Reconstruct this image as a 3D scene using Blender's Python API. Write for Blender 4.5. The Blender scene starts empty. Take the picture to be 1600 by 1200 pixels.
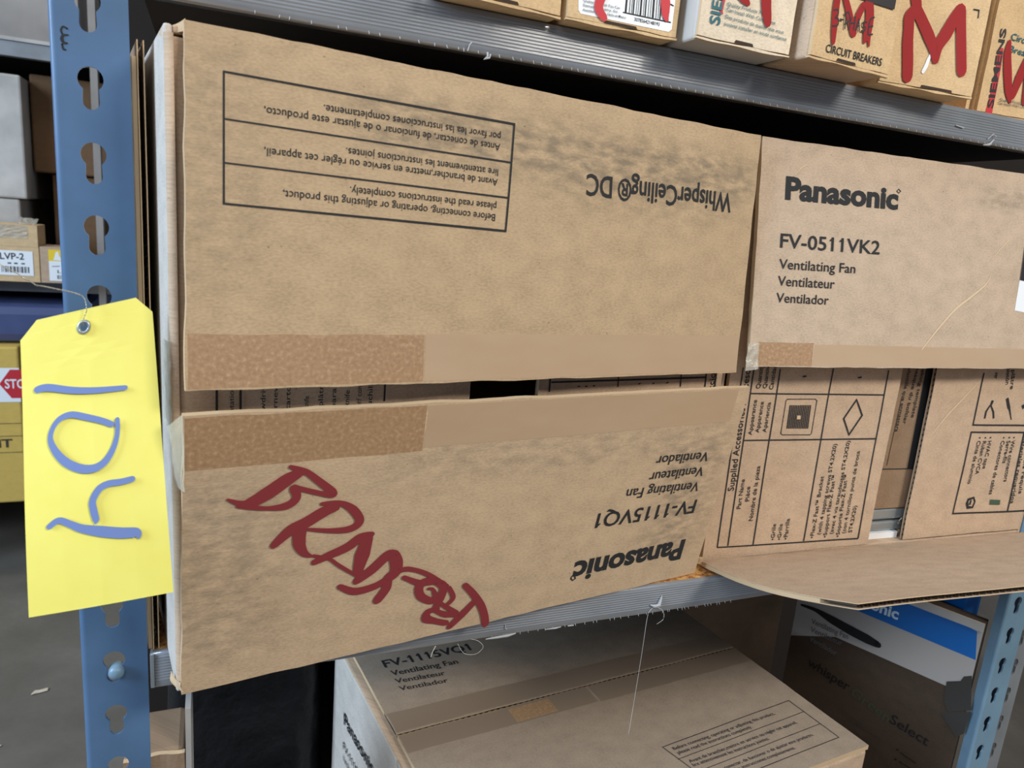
import bpy, bmesh, math, random
from mathutils import Vector, Matrix, noise
from mathutils.geometry import tessellate_polygon

random.seed(7)
SC = bpy.context.scene
COL = SC.collection

# ------------------------------------------------------------------ camera
cam_data = bpy.data.cameras.new('camera')
cam = bpy.data.objects.new('camera', cam_data)
COL.objects.link(cam)
cam_data.sensor_width = 36.0
cam_data.lens = 1130.0 / 1600.0 * 36.0
cam_data.clip_start = 0.02
cam_data.dof.use_dof = True
cam_data.dof.focus_distance = 0.56
cam_data.dof.aperture_fstop = 16.0
Rm = ((0.9238, -0.0068, 0.3828), (-0.3739, -0.2309, 0.8983), (0.0823, -0.9729, -0.2159))   # image x, y, view -> world
m = Matrix.Identity(4)
for i in range(3):
    m[i][0] = Rm[i][0]; m[i][1] = -Rm[i][1]; m[i][2] = -Rm[i][2]
q = m.to_quaternion().normalized()
cam.rotation_mode = 'QUATERNION'; cam.rotation_quaternion = q
cam.location = (0.0, -0.455, 1.25)
SC.camera = cam

# ------------------------------------------------------------------ world, lamps, exposure
w = bpy.data.worlds.new('world'); SC.world = w; w.use_nodes = True
wn = w.node_tree.nodes['Background']; wn.inputs[0].default_value = (0.62, 0.70, 0.84, 1); wn.inputs[1].default_value = 0.45
def area(name, loc, target, sx, sy, power, col):
    d = bpy.data.lights.new(name, 'AREA'); d.shape = 'RECTANGLE'; d.size = sx; d.size_y = sy; d.energy = power; d.color = col
    o = bpy.data.objects.new(name, d); COL.objects.link(o); o.location = loc
    o.rotation_euler = (Vector(target) - Vector(loc)).to_track_quat('-Z', 'Y').to_euler()
    return o
area('ceiling_light', (1.07, -1.50, 2.26), (0.35, 0.0, 1.15), 0.55, 0.30, 27, (1.0, 0.95, 0.86))
area('fill_light_aisle', (-0.55, -1.55, 2.40), (0.1, 0.0, 1.1), 1.1, 0.35, 12, (1.0, 0.97, 0.93))  # unseen fill lamp, added to brighten the front left of the cartons
area('ceiling_light_back', (-0.9, 1.35, 3.3), (-0.7, 2.0, 0.6), 1.6, 0.5, 17, (1.0, 0.94, 0.86))
area('daylight_door', (-2.9, -0.55, 2.5), (0.0, 0.0, 1.10), 1.3, 1.6, 165, (0.60, 0.78, 1.0))
SC.view_settings.view_transform = 'Standard'; SC.view_settings.look = 'None'
SC.view_settings.gamma = 1.0; SC.view_settings.use_curve_mapping = False
SC.view_settings.exposure = 0.0

# ------------------------------------------------------------------ measured data: panels (four corners in metres), print laid out on them in metres
PANEL = {
 'T1': [[-0.01223,-0.07455,1.15588],[0.38559,-0.00193,1.14921],[-0.01112,-0.0481,1.33165],[0.386,0.01025,1.33039]],
 'T2': [[-0.01791,-0.0491,0.96797],[0.38413,0.00998,0.96796],[-0.01384,-0.07478,1.14351],[0.39003,-0.01543,1.14037]],
 'T3': [[0.39685,-0.00263,1.15408],[0.79857,-0.01497,1.155],[0.39818,0.02334,1.33233],[0.79948,0.00301,1.333]],
 'T4': [[0.38621,-0.14992,1.02835],[0.79866,-0.16143,1.01594],[0.39789,0.02135,0.9732],[0.80687,0.00063,0.9732]],
 'M1': [[0.40367,0.02606,0.9706],[0.59332,0.01646,0.9724],[0.40367,0.02606,1.32],[0.59335,0.01646,1.32]],
 'M2': [[0.63896,0.01415,0.974],[0.80313,0.00583,0.974],[0.63403,0.0144,1.32],[0.80313,0.00583,1.32]],
 'IN': [[0.53545,0.0289,0.968],[0.72521,0.01929,0.968],[0.53545,0.0289,1.308],[0.72521,0.01929,1.308]],
 'N1': [[-0.02244,-0.04572,0.974],[0.15626,-0.01946,0.974],[-0.02244,-0.04572,1.324],[0.15626,-0.01946,1.324]],
 'N2': [[0.2091,-0.0117,0.974],[0.38647,0.01437,0.974],[0.2091,-0.0117,1.324],[0.38647,0.01437,1.324]],
 'LF': [[0.17229,-0.07544,0.793],[0.57723,-0.04102,0.793],[0.15152,0.09656,0.793],[0.55646,0.13098,0.793]],
 'LB': [[0.15152,0.09656,0.793],[0.55646,0.13098,0.793],[0.13075,0.26856,0.793],[0.53569,0.30298,0.793]],
 'LS': [[0.12278,0.26788,0.56],[0.16432,-0.07612,0.56],[0.12278,0.26788,0.789],[0.16432,-0.07612,0.789]],
 'LN': [[0.17229,-0.07544,0.56],[0.57723,-0.04102,0.56],[0.17229,-0.07544,0.793],[0.57723,-0.04102,0.793]],
 'G': [[0.71971,0.20306,0.56],[0.8002,0.01346,0.56],[0.71971,0.20306,0.856],[0.8002,0.01346,0.856]],
 'SA': [[0.16039,-0.01484,1.3754],[0.20109,-0.01124,1.3754],[0.16039,-0.01484,1.4954],[0.20109,-0.01124,1.4954]],
 'SB': [[0.2036,-0.01335,1.3754],[0.2837,-0.01595,1.3754],[0.2036,-0.01335,1.5054],[0.2837,-0.01595,1.5054]],
 'SC': [[0.28858,-0.03091,1.3754],[0.3666,-0.02945,1.3754],[0.28858,-0.03091,1.5054],[0.3666,-0.02945,1.5054]],
 'SD': [[0.37329,-0.04085,1.3754],[0.45547,-0.0337,1.3754],[0.37329,-0.04085,1.5054],[0.45547,-0.0337,1.5054]],
 'SE': [[0.46424,-0.01699,1.3754],[0.55753,-0.0242,1.3754],[0.46424,-0.01699,1.5154],[0.55753,-0.0242,1.5154]],
 'SF': [[0.60943,0.00969,1.3754],[0.72908,0.00055,1.3754],[0.60943,0.00969,1.4704],[0.72908,0.00055,1.4704]],
 'TAG': [[-0.08355,-0.07594,1.04338],[-0.01956,-0.07344,1.04755],[-0.08561,-0.04725,1.18356],[-0.02851,-0.045,1.2001]],
 'BG': [[-0.75,2.2,0.0],[-0.15,2.2,0.0],[-0.75,2.2,2.0],[-0.15,2.2,2.0]],
}
TEXT = {
 'T1:ink': [["Antes de conectar, de funcionar o de ajustar este producto,",0.17529,0.14258,0.03705,0.14295,0.00404,0],["por favor lea las instrucciones completamente.",0.17549,0.14874,0.06752,0.14879,0.00403,0],["Avant de brancher,mettre en service ou r\u00e9gler cet appareil,",0.17426,0.12202,0.03715,0.12286,0.00408,0],["lire attentivement les instructions jointes.",0.17432,0.12778,0.07985,0.12828,0.00407,0],["Before connecting, operating or adjusting this product,",0.17339,0.10129,0.04668,0.10259,0.00412,0],["please read the instructions completely.",0.17393,0.10772,0.08219,0.10812,0.00411,0]],
 'T1:inkb': [["WhisperCeiling\u00ae DC",0.37851,0.13319,0.2414,0.13249,0.01323,0.6]],
 'T2:ink': [["Panasonic",0.38284,0.03963,0.27019,0.0395,0.01837,1.6]],
 'T2:inkb': [["FV-1115VQ1",0.38278,0.07852,0.28112,0.08094,0.01242,0.5],["Ventilating Fan",0.3801,0.0956,0.30385,0.09875,0.00848,0.3],["Ventilateur",0.3802,0.10966,0.32295,0.11048,0.00842,0.3],["Ventilador",0.38095,0.12288,0.32584,0.12423,0.00824,0.3]],
 'T3:ink': [["Panasonic",0.02457,0.13467,0.14209,0.13616,0.0165,1.8]],
 'T3:inkb': [["FV-0511VK2",0.0227,0.09596,0.12591,0.09678,0.01087,0.5],["Ventilating Fan",0.02319,0.07917,0.10107,0.07953,0.00763,0.3],["Ventilateur",0.02301,0.06569,0.08048,0.06575,0.00766,0.3],["Ventilador",0.02263,0.05236,0.07567,0.05231,0.00742,0.3]],
 'M1:ink': [["Supplied Accessories / Acceso",0.02186,0.06535,0.01964,0.1753,0.00621,0.45],["Part Name",0.03238,0.04761,0.03203,0.07575,0.00409,0.45],["Pi\u00e8ce",0.04041,0.05446,0.0391,0.06859,0.00417,0.45],["Nombre de la pieza",0.04747,0.03522,0.04654,0.08749,0.00427,0.45],["Appearance",0.03153,0.11654,0.03123,0.14853,0.00385,0.45],["Apparence",0.03876,0.11855,0.03872,0.14686,0.00383,0.45],["Apariencia",0.04639,0.11869,0.04619,0.14625,0.0039,0.45],["Quantity",0.03251,0.15837,0.03241,0.17932,0.00431,0.45],["Quantit\u00e9",0.03911,0.15867,0.03877,0.17938,0.0039,0.45],["Cantidad",0.04615,0.15758,0.04603,0.17892,0.00412,0.45],["\u2022Grille",0.07543,0.01413,0.07428,0.03034,0.00397,0.45],["\u2022Grille",0.08283,0.01376,0.08183,0.02979,0.004,0.45],["\u2022Parrilla",0.09027,0.01351,0.08902,0.03464,0.0042,0.45],["\u2022Flex-Z Fast\u2122 Bracket",0.12092,0.01223,0.12012,0.07437,0.00409,0.45],["(with 4 tapping screws ST4.2X20)",0.12878,0.01529,0.1281,0.10571,0.00413,0.45],["\u2022Support Flex-Z Fast\u2122",0.13675,0.01156,0.13363,0.07491,0.00411,0.45],["(avec 4 vis taraudeuses ST4,2X20)",0.14384,0.01471,0.14303,0.10818,0.00402,0.45],["\u2022Soporte Flex-Z Fast\u2122",0.1524,0.01092,0.1479,0.07484,0.00418,0.45],["(con 4 tornillos punta de broca",0.15898,0.01414,0.15736,0.0977,0.0041,0.45],["ST4.2X20)",0.16673,0.01441,0.16671,0.04218,0.00427,0.45]],
 'M2:ink': [["\u2022 Wire connectors",0.12062,0.10503,0.12297,0.05612,0.00514,0.5],["\u2022 Serre-fils",0.11393,0.10517,0.11536,0.07662,0.00511,0.5],["\u2022 Conectores de cables",0.10613,0.10533,0.10627,0.04274,0.00509,0.5],["\u2022 HVAC tape",0.08689,0.10573,0.08846,0.07149,0.00498,0.5],["\u2022 Ruban CVCA",0.07974,0.10588,0.07984,0.06578,0.00496,0.5],["\u2022 Cinta de aluminio",0.07197,0.10604,0.07229,0.05572,0.00493,0.5],["materiales requeridos",0.13556,0.1068,0.14037,0.03112,0.0052,0.5],["mat\u00e9riels requis",0.14333,0.10664,0.14941,0.0415,0.00522,0.5],["ver",0.07574,0.17227,0.0765,0.16547,0.00478,0.5],["pist\u00f3n",0.09046,0.17698,0.09381,0.15986,0.00477,0.5],["pl\u00e2tre",0.09781,0.17463,0.10181,0.15494,0.0048,0.5]],
 'IN:ink': [["masking template",0.09288,0.18747,0.09192,0.13029,0.00411,0.4],["masque du bo\u00eetier",0.08564,0.18268,0.08293,0.12395,0.00409,0.4],["plantilla que enmascara",0.07541,0.17942,0.07513,0.11631,0.00405,0.4]],
 'N1:ink': [["alimentation",0.03358,0.15011,0.0336,0.17649,0.00253,0.3]],
 'N1:inkb': [["screwdriver",0.05062,0.15117,0.05037,0.18153,0.00264,0.3],["tournevis",0.05726,0.15307,0.05717,0.17897,0.00268,0.3],["de carton",0.06427,0.15257,0.06431,0.1787,0.00273,0.3],["knife",0.0748,0.16153,0.075,0.16874,0.00279,0.3],["de pl\u00e2tre",0.08323,0.15368,0.08319,0.17797,0.00285,0.3],["para",0.09084,0.16058,0.09095,0.17282,0.0029,0.3],["knife",0.09911,0.16133,0.09926,0.17122,0.00296,0.3],["pour/ conduit",0.1064,0.15588,0.10669,0.18076,0.00301,0.3],["cuchillo",0.11328,0.15798,0.1137,0.17804,0.00306,0.3]],
 'N2:ink': [["accion",0.17108,0.15417,0.16969,0.17597,0.00619,0.2]],
 'LB:ink': [["FV-1115VQ1",0.02284,0.09892,0.11969,0.0976,0.01255,0.4],["Ventilating Fan",0.02511,0.08359,0.0963,0.07946,0.00839,0.2],["Ventilateur",0.02465,0.07057,0.07602,0.06619,0.00737,0.2],["Ventilador",0.02429,0.05818,0.07393,0.05416,0.0069,0.2]],
 'LS:ink': [["Panasonic",0.0466,0.15629,0.14118,0.16741,0.01265,1.2],["FV-1115VQ1",0.04649,0.12537,0.12379,0.13436,0.00854,0.3],["Ventilating Fan",0.04679,0.11199,0.09858,0.11883,0.00668,0.2]],
 'LF:ink': [["Before connecting, operating or adjusting this product,",0.22432,0.06316,0.35558,0.06645,0.00384,0.1],["please read the instructions completely.",0.22438,0.05739,0.31786,0.05945,0.00378,0.1],["Avant de brancher,mettre en service ou r\u00e9gler cet appareil,",0.22681,0.04476,0.36628,0.04823,0.00364,0.1],["lire attentivement les instructions jointes.",0.22659,0.03998,0.32061,0.04082,0.00362,0.1],["Antes de conectar, de funcionar o de ajustar este producto,",0.22877,0.0265,0.36671,0.0293,0.00345,0.1],["por favor lea las instrucciones completamente.",0.2292,0.02148,0.33423,0.02226,0.00343,0.1]],
 'G:whitetext': [["Panasonic",0.04551,0.26169,0.12036,0.26098,0.01351,1.4]],
 'G:ink': [["whisper",0.02725,0.14965,0.08245,0.14086,0.01295,0.6]],
 'G:greentext': [["Green",0.08576,0.13923,0.13335,0.12591,0.01203,0.3]],
 'G:inkc': [["Select",0.13474,0.12732,0.1791,0.1205,0.01256,0.4]],
 'G:grey': [["Ventilating Fan",0.02285,0.20909,0.07021,0.20924,0.00729,0.3],["Ventilateur",0.0235,0.19766,0.06478,0.19735,0.00732,0.3],["Ventilador",0.02438,0.18482,0.06012,0.18053,0.00725,0.3]],
 'SB:ink': [["30783642148193",0.04709,0.00708,0.06577,0.00704,0.00205,0.3]],
 'SB:grey': [["Quality Products You Can",0.01031,0.01209,0.03602,0.012,0.00147,0.1],["Siemens Industry, Inc.",0.01041,0.00947,0.03528,0.00969,0.00147,0.1],["Assembled in Mexico, Hecho en Mexico",0.01051,0.00685,0.04099,0.00726,0.00148,0.1]],
 'SC:teal': [["SIEMENS",0.0162,0.01034,0.01619,0.05479,0.00765,1.0],["Quality Products You",0.02012,0.02297,0.05207,0.02292,0.00206,0.2],["Can Install With Confidence",0.01992,0.01978,0.0612,0.01872,0.00207,0.2],["Des produits de qualit\u00e9 que vous",0.01993,0.01548,0.06928,0.01429,0.00208,0.2],["pouvez installer en toute confiance",0.01991,0.01132,0.07264,0.01044,0.00208,0.2]],
 'SD:ink': [["CIRCUIT BREAKERS",0.01412,0.00605,0.07208,0.00635,0.00494,0.5]],
 'SF:ink': [["SIEMENS",0.01786,0.00613,0.01442,0.06972,0.0063,1.2]],
 'SF:teal': [["Circuit",0.02127,0.06204,0.04818,0.06102,0.00531,0.5],["Breakers",0.02254,0.05267,0.05958,0.05098,0.00499,0.5]],
 'SF:grey': [["Quality Products You",0.02305,0.01309,0.06268,0.01327,0.00217,0.1],["Can Install With Confidence",0.02223,0.01022,0.0647,0.01069,0.00217,0.1]],
}
STROKE = {
 'T1:ink': [[[0.01774,0.15675,0.00088],[0.18483,0.15547,0.00128],[0.18123,0.0919,0.00134],[0.01777,0.09318,0.00094],[0.01774,0.15675,0.00088]],[[0.01809,0.13424,0.00068],[0.18293,0.13272,0.00097]],[[0.0181,0.11307,0.00069],[0.18194,0.11174,0.00099]]],
 'T2:ink': [[[0.27166,0.02294,0.00099],[0.27374,0.02426,0.00099],[0.27254,0.02685,0.00098],[0.27004,0.02738,0.00098],[0.26936,0.02519,0.00098],[0.27166,0.02294,0.00099]]],
 'T2:hand': [[[0.02208,0.1276,0.00137],[0.02837,0.12444,0.00349],[0.03325,0.12378,0.00648],[0.04293,0.12897,0.00834],[0.05267,0.13603,0.00792],[0.05963,0.13996,0.00544]],[[0.05428,0.14405,0.00237],[0.06272,0.14022,0.00365],[0.07055,0.13336,0.0044],[0.07867,0.12565,0.00493],[0.07884,0.1234,0.00365],[0.07108,0.12563,0.00319],[0.0581,0.13064,0.00307]],[[0.05709,0.13016,0.00552],[0.05848,0.12397,0.00498],[0.05352,0.1198,0.00497],[0.04334,0.11941,0.00267],[0.03333,0.12141,0.00296],[0.02746,0.12282,0.00233]],[[0.0475,0.09488,0.0045],[0.05649,0.10337,0.0071],[0.06478,0.10707,0.00757],[0.07522,0.11304,0.00725],[0.08173,0.11463,0.0048]],[[0.07321,0.11832,0.00234],[0.08373,0.11751,0.00333],[0.0921,0.11189,0.00548],[0.09688,0.10342,0.00563],[0.09207,0.09894,0.00491],[0.08068,0.09921,0.00342],[0.06615,0.10245,0.00198]],[[0.06177,0.10378,0.00783],[0.06183,0.09365,0.00745],[0.06496,0.08666,0.00475],[0.06955,0.08348,0.00165]],[[0.07151,0.0789,0.00419],[0.07972,0.08198,0.00565],[0.09087,0.08594,0.00645],[0.09857,0.09127,0.00649],[0.10554,0.09278,0.00365]],[[0.10332,0.09114,0.00656],[0.10091,0.07873,0.00979],[0.0995,0.06803,0.00678],[0.10111,0.06354,0.00427]],[[0.07064,0.08367,0.00207],[0.07987,0.07997,0.00213],[0.08728,0.07318,0.00262],[0.09869,0.06376,0.00227]],[[0.09904,0.05978,0.00535],[0.10813,0.0663,0.00708],[0.11709,0.07504,0.00694],[0.12004,0.07659,0.00542]],[[0.12147,0.07493,0.00778],[0.12404,0.06881,0.00869],[0.1242,0.06166,0.008],[0.11966,0.05687,0.0072],[0.11915,0.04977,0.00647],[0.11426,0.04216,0.0065]],[[0.0885,0.05785,0.00375],[0.09851,0.05216,0.00542],[0.11067,0.05306,0.00554],[0.11901,0.057,0.00479],[0.12861,0.06221,0.00403],[0.13791,0.06035,0.0033],[0.14941,0.05361,0.00341],[0.16332,0.0424,0.00267]],[[0.13061,0.05603,0.00327],[0.13766,0.05163,0.00418],[0.14193,0.04925,0.00508]],[[0.15422,0.04813,0.00521],[0.14596,0.04914,0.00682],[0.14241,0.04543,0.00648],[0.14466,0.03818,0.00589],[0.15218,0.03266,0.00532],[0.15624,0.03326,0.005],[0.15305,0.0416,0.00245],[0.14943,0.04315,0.00208]],[[0.15422,0.04813,0.00486],[0.16055,0.04224,0.00639],[0.15972,0.03323,0.00647],[0.15722,0.02609,0.00507]],[[0.16499,0.04051,0.00323],[0.16949,0.031,0.00367],[0.16436,0.02517,0.00331]],[[0.15888,0.02413,0.00364],[0.15202,0.02346,0.0054],[0.15133,0.01819,0.00689],[0.15887,0.01394,0.00463],[0.1672,0.01023,0.00473]],[[0.1561,0.02402,0.00272],[0.16536,0.01817,0.00484],[0.17435,0.01564,0.00475],[0.17788,0.01155,0.00288]],[[0.17067,0.00613,0.00498],[0.17889,0.01452,0.00652],[0.18743,0.02401,0.00537]],[[0.16038,0.02844,0.00326],[0.1741,0.01729,0.00379]],[[0.17718,0.03986,0.00441],[0.18519,0.03057,0.0053],[0.193,0.01917,0.00586],[0.19786,0.00819,0.00601],[0.19988,0.00072,0.0061]]],
 'T3:ink': [[[0.13965,0.15068,0.00064],[0.14196,0.14929,0.00064],[0.1439,0.15107,0.00064],[0.14155,0.15272,0.00064],[0.13965,0.15068,0.00064]]],
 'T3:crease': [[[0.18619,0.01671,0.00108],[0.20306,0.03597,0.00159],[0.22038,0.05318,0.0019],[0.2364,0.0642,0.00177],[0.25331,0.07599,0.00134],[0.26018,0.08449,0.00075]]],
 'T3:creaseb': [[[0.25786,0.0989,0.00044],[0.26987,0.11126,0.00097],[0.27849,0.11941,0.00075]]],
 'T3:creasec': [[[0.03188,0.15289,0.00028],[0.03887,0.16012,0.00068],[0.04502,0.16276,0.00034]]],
 'M1:ink': [[[0.01398,0.01162,0.00127],[0.01184,0.17691,0.00112]],[[0.02502,0.01242,0.00128],[0.02304,0.17644,0.00113]],[[0.05234,0.01129,0.00132],[0.05054,0.17575,0.00116]],[[0.10993,0.01007,0.00139],[0.10803,0.17677,0.00124]],[[0.17613,0.00727,0.00148],[0.17262,0.17557,0.00132]],[[0.01398,0.01162,0.00127],[0.17613,0.00727,0.00148]],[[0.02361,0.1119,0.00119],[0.17348,0.10928,0.00138]],[[0.02321,0.15415,0.00115],[0.17275,0.15203,0.00134]],[[0.07567,0.16913,0.00113],[0.07979,0.1695,0.00142]],[[0.13791,0.16841,0.00121],[0.14229,0.16878,0.00152]],[[0.06303,0.14883,0.00064],[0.09402,0.14859,0.00066],[0.09635,0.14713,0.00066],[0.09658,0.11655,0.00067],[0.09511,0.11522,0.00067],[0.06439,0.11602,0.00065],[0.06242,0.1174,0.00065],[0.06201,0.14742,0.00064],[0.06303,0.14883,0.00064]],[[0.06739,0.14332,0.00107],[0.06822,0.12172,0.00109]],[[0.06926,0.1433,0.00107],[0.07011,0.12168,0.00109]],[[0.07114,0.14328,0.00108],[0.07201,0.12164,0.00109]],[[0.07302,0.14326,0.00108],[0.0739,0.1216,0.0011]],[[0.07491,0.14324,0.00108],[0.0758,0.12155,0.0011]],[[0.0768,0.14321,0.00108],[0.07771,0.12151,0.0011]],[[0.07869,0.14319,0.00108],[0.07962,0.12147,0.0011]],[[0.08059,0.14317,0.00109],[0.08153,0.12142,0.0011]],[[0.08249,0.14315,0.00109],[0.08344,0.12138,0.00111]],[[0.08439,0.14313,0.00109],[0.08536,0.12134,0.00111]],[[0.0863,0.14311,0.00109],[0.08729,0.12129,0.00111]],[[0.08821,0.14309,0.00109],[0.08922,0.12125,0.00111]],[[0.09012,0.14307,0.0011],[0.09115,0.12121,0.00111]],[[0.14156,0.14766,0.00161],[0.15149,0.13261,0.00165],[0.14025,0.11405,0.00165],[0.1306,0.12974,0.00161],[0.14156,0.14766,0.00161]]],
 'M2:ink': [[[0.0608,0.17179,0.00155],[0.06126,0.11875,0.00161],[0.1387,0.11709,0.00174]],[[0.14122,0.10945,0.00175],[0.06126,0.11127,0.00162],[0.06131,0.02403,0.00171],[0.17062,0.0214,0.0019]],[[0.13605,0.10955,0.00174],[0.13897,0.02214,0.00184]],[[0.08109,0.14388,0.00314],[0.08016,0.14042,0.00269],[0.07929,0.13894,0.0018]],[[0.07885,0.13894,0.00157],[0.07503,0.13268,0.00202],[0.07502,0.12538,0.00203]],[[0.07973,0.13894,0.00157],[0.08521,0.13177,0.00204],[0.08742,0.12524,0.00205]],[[0.10033,0.14616,0.00342],[0.10557,0.13663,0.00369],[0.1075,0.1341,0.00208],[0.11315,0.12341,0.00094]],[[0.12455,0.13904,0.00328],[0.12715,0.13531,0.0033]],[[0.08579,0.04024,0.00193],[0.07886,0.03849,0.00288],[0.07822,0.03449,0.00336],[0.08054,0.0296,0.0029],[0.08735,0.02958,0.00194],[0.08872,0.03569,0.00194],[0.08579,0.04024,0.00193]],[[0.08313,0.03774,0.00193],[0.08241,0.0325,0.00241]]],
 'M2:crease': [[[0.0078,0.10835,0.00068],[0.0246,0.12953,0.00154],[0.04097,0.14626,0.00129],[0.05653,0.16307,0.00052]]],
 'IN:ink': [[[0.062,0.07851,0.00102],[0.10937,0.07745,0.00107]],[[0.07479,0.15119,0.00057],[0.07337,0.08173,0.0006]]],
 'N1:ink': [[[0.02483,0.17519,0.00119],[0.02476,0.16109,0.00121]],[[0.03716,0.17463,0.00122],[0.03717,0.16122,0.00125]]],
 'N1:inkc': [[[0.12127,0.17462,0.00111],[0.12128,0.16324,0.00113]]],
 'N2:ink': [[[0.00878,0.17355,0.00118],[0.00907,0.16347,0.0012]],[[0.01,0.17021,0.00119],[0.16041,0.16832,0.00155]],[[0.06929,0.17589,0.00096],[0.07019,0.16443,0.00097]],[[0.13234,0.17305,0.00107],[0.13331,0.1617,0.00108]],[[0.15983,0.17131,0.0014],[0.16036,0.16053,0.00142]],[[0.17098,0.17177,0.00143],[0.17173,0.16003,0.00144]],[[0.03402,0.16674,0.00195],[0.03414,0.16585,0.00195]],[[0.04082,0.16645,0.00198],[0.04093,0.16555,0.00198]],[[0.04764,0.16661,0.002],[0.04776,0.1657,0.002]],[[0.09057,0.16636,0.00215],[0.09071,0.16541,0.00216]],[[0.10456,0.1661,0.00221],[0.10472,0.16515,0.00221]],[[0.1189,0.166,0.00226],[0.11907,0.16504,0.00226]]],
 'LF:ink': [[[0.21669,0.07064,0.00076],[0.38736,0.07769,0.00089],[0.38791,0.01816,0.00077],[0.22748,0.01501,0.00066],[0.21669,0.07064,0.00076]],[[0.21894,0.05259,0.00061],[0.38702,0.05889,0.00071]],[[0.22297,0.03373,0.00058],[0.38736,0.03935,0.00067]]],
 'G:black': [[[0.00668,0.22845,0.00305],[0.02539,0.22964,0.00523],[0.04693,0.22596,0.01091],[0.07182,0.22251,0.01271],[0.09174,0.22069,0.0124],[0.10499,0.21935,0.00814]]],
 'G:greyb': [[[0.08031,0.11023,0.00105],[0.10877,0.10524,0.00101]],[[0.08912,0.10364,0.00104],[0.12928,0.09902,0.00098]],[[0.09606,0.09306,0.00103],[0.13238,0.08212,0.00098]]],
 'G:inkd': [[[0.15006,0.09858,0.00256],[0.15051,0.09613,0.00256]],[[0.15026,0.08495,0.00256],[0.15071,0.08249,0.00256]],[[0.15338,0.09562,0.00127],[0.17221,0.09223,0.00124]],[[0.15448,0.08345,0.00127],[0.16962,0.08201,0.00125]]],
 'SB:ink': [[[0.04022,0.02328,0.00128],[0.04041,0.01089,0.00129]],[[0.04276,0.02372,0.00046],[0.04301,0.0109,0.00046]],[[0.04428,0.02399,0.00037],[0.04458,0.01091,0.00037]],[[0.0455,0.02421,0.00092],[0.04584,0.01092,0.00093]],[[0.04754,0.02457,0.00037],[0.04793,0.01093,0.00037]],[[0.04887,0.0248,0.00037],[0.0493,0.01094,0.00037]],[[0.05061,0.02511,0.00111],[0.0511,0.01095,0.00112]],[[0.05266,0.02547,0.00037],[0.05321,0.01096,0.00038]],[[0.054,0.02571,0.00084],[0.05459,0.01096,0.00085]],[[0.05606,0.02607,0.00037],[0.05672,0.01098,0.00038]],[[0.05762,0.02635,0.00037],[0.05832,0.01099,0.00038]],[[0.05948,0.02668,0.00131],[0.06024,0.011,0.00133]],[[0.06177,0.02708,0.00047],[0.0626,0.01101,0.00048]],[[0.06333,0.02736,0.00038],[0.06421,0.01102,0.00038]],[[0.06469,0.0276,0.00085],[0.06562,0.01103,0.00086]],[[0.06699,0.02801,0.00038],[0.06799,0.01104,0.00038]],[[0.06857,0.02828,0.00114],[0.06962,0.01105,0.00116]],[[0.07067,0.02866,0.00048],[0.0718,0.01106,0.00048]],[[0.03846,0.01073,0.00065],[0.07395,0.01055,0.00069]],[[0.06508,0.02273,0.00067],[0.07461,0.0206,0.00068]]],
 'SB:handb': [[[0.02472,0.02054,0.00535],[0.02146,0.01418,0.00624],[0.02156,0.00922,0.00592],[0.02559,0.0053,0.00453]]],
 'SB:hand': [[[0.06647,0.02791,0.00567],[0.06798,0.02136,0.00714],[0.06885,0.01549,0.00594],[0.0702,0.01158,0.00289]]],
 'SC:red': [[[0.01795,0.03053,0.00266],[0.01689,0.02579,0.00267],[0.01612,0.01938,0.00254],[0.01727,0.0173,0.00175]]],
 'SC:hand': [[[0.02833,0.03134,0.00609],[0.03267,0.02928,0.00614],[0.03628,0.02707,0.00344]],[[0.04972,0.03651,0.00838],[0.05131,0.02865,0.00832],[0.05349,0.02199,0.00712],[0.05459,0.01864,0.00572]]],
 'SD:hand': [[[0.01665,0.04024,0.00592],[0.01693,0.03195,0.00636],[0.01826,0.02137,0.00563],[0.01946,0.01308,0.00365]],[[0.02374,0.04226,0.0048],[0.02833,0.03596,0.00567],[0.0333,0.02842,0.00658],[0.03739,0.02243,0.00666]],[[0.04277,0.04061,0.00498],[0.03967,0.0339,0.0058],[0.03784,0.02621,0.00499],[0.03803,0.02193,0.00501]],[[0.04795,0.04346,0.00836],[0.05092,0.03482,0.00846],[0.05103,0.02554,0.00852],[0.04982,0.01908,0.00342]],[[0.05248,0.0258,0.00513],[0.05503,0.01686,0.00173]]],
 'SD:black': [[[0.01497,0.03217,0.00106],[0.01851,0.03315,0.00106],[0.01964,0.03067,0.00107],[0.01752,0.02786,0.00107],[0.0204,0.02781,0.00107],[0.02092,0.02398,0.00108],[0.01607,0.02247,0.00107]],[[0.0223,0.02786,0.00108],[0.02512,0.0281,0.00108]],[[0.02696,0.03208,0.00108],[0.02836,0.02323,0.00109]],[[0.02604,0.0319,0.00108],[0.02895,0.03367,0.00108],[0.03096,0.03163,0.00109],[0.03128,0.02865,0.00109],[0.02804,0.02622,0.00109]],[[0.03267,0.03074,0.00109],[0.03254,0.024,0.0011]],[[0.03671,0.03212,0.0011],[0.03691,0.02419,0.00111]],[[0.03222,0.027,0.0011],[0.0372,0.02854,0.00111]],[[0.0404,0.03129,0.00111],[0.03896,0.02395,0.00111]],[[0.0404,0.03129,0.00111],[0.04282,0.02435,0.00112]],[[0.03917,0.02676,0.00111],[0.04196,0.02746,0.00112]],[[0.04849,0.03096,0.00113],[0.04563,0.03043,0.00112],[0.04573,0.02828,0.00112],[0.04797,0.02746,0.00113],[0.04759,0.02522,0.00113],[0.04473,0.0247,0.00112]],[[0.05534,0.03535,0.00114],[0.05151,0.03277,0.00113],[0.05194,0.02415,0.00114],[0.05638,0.02464,0.00115]],[[0.05172,0.02847,0.00114],[0.05541,0.02977,0.00114]]],
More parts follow.
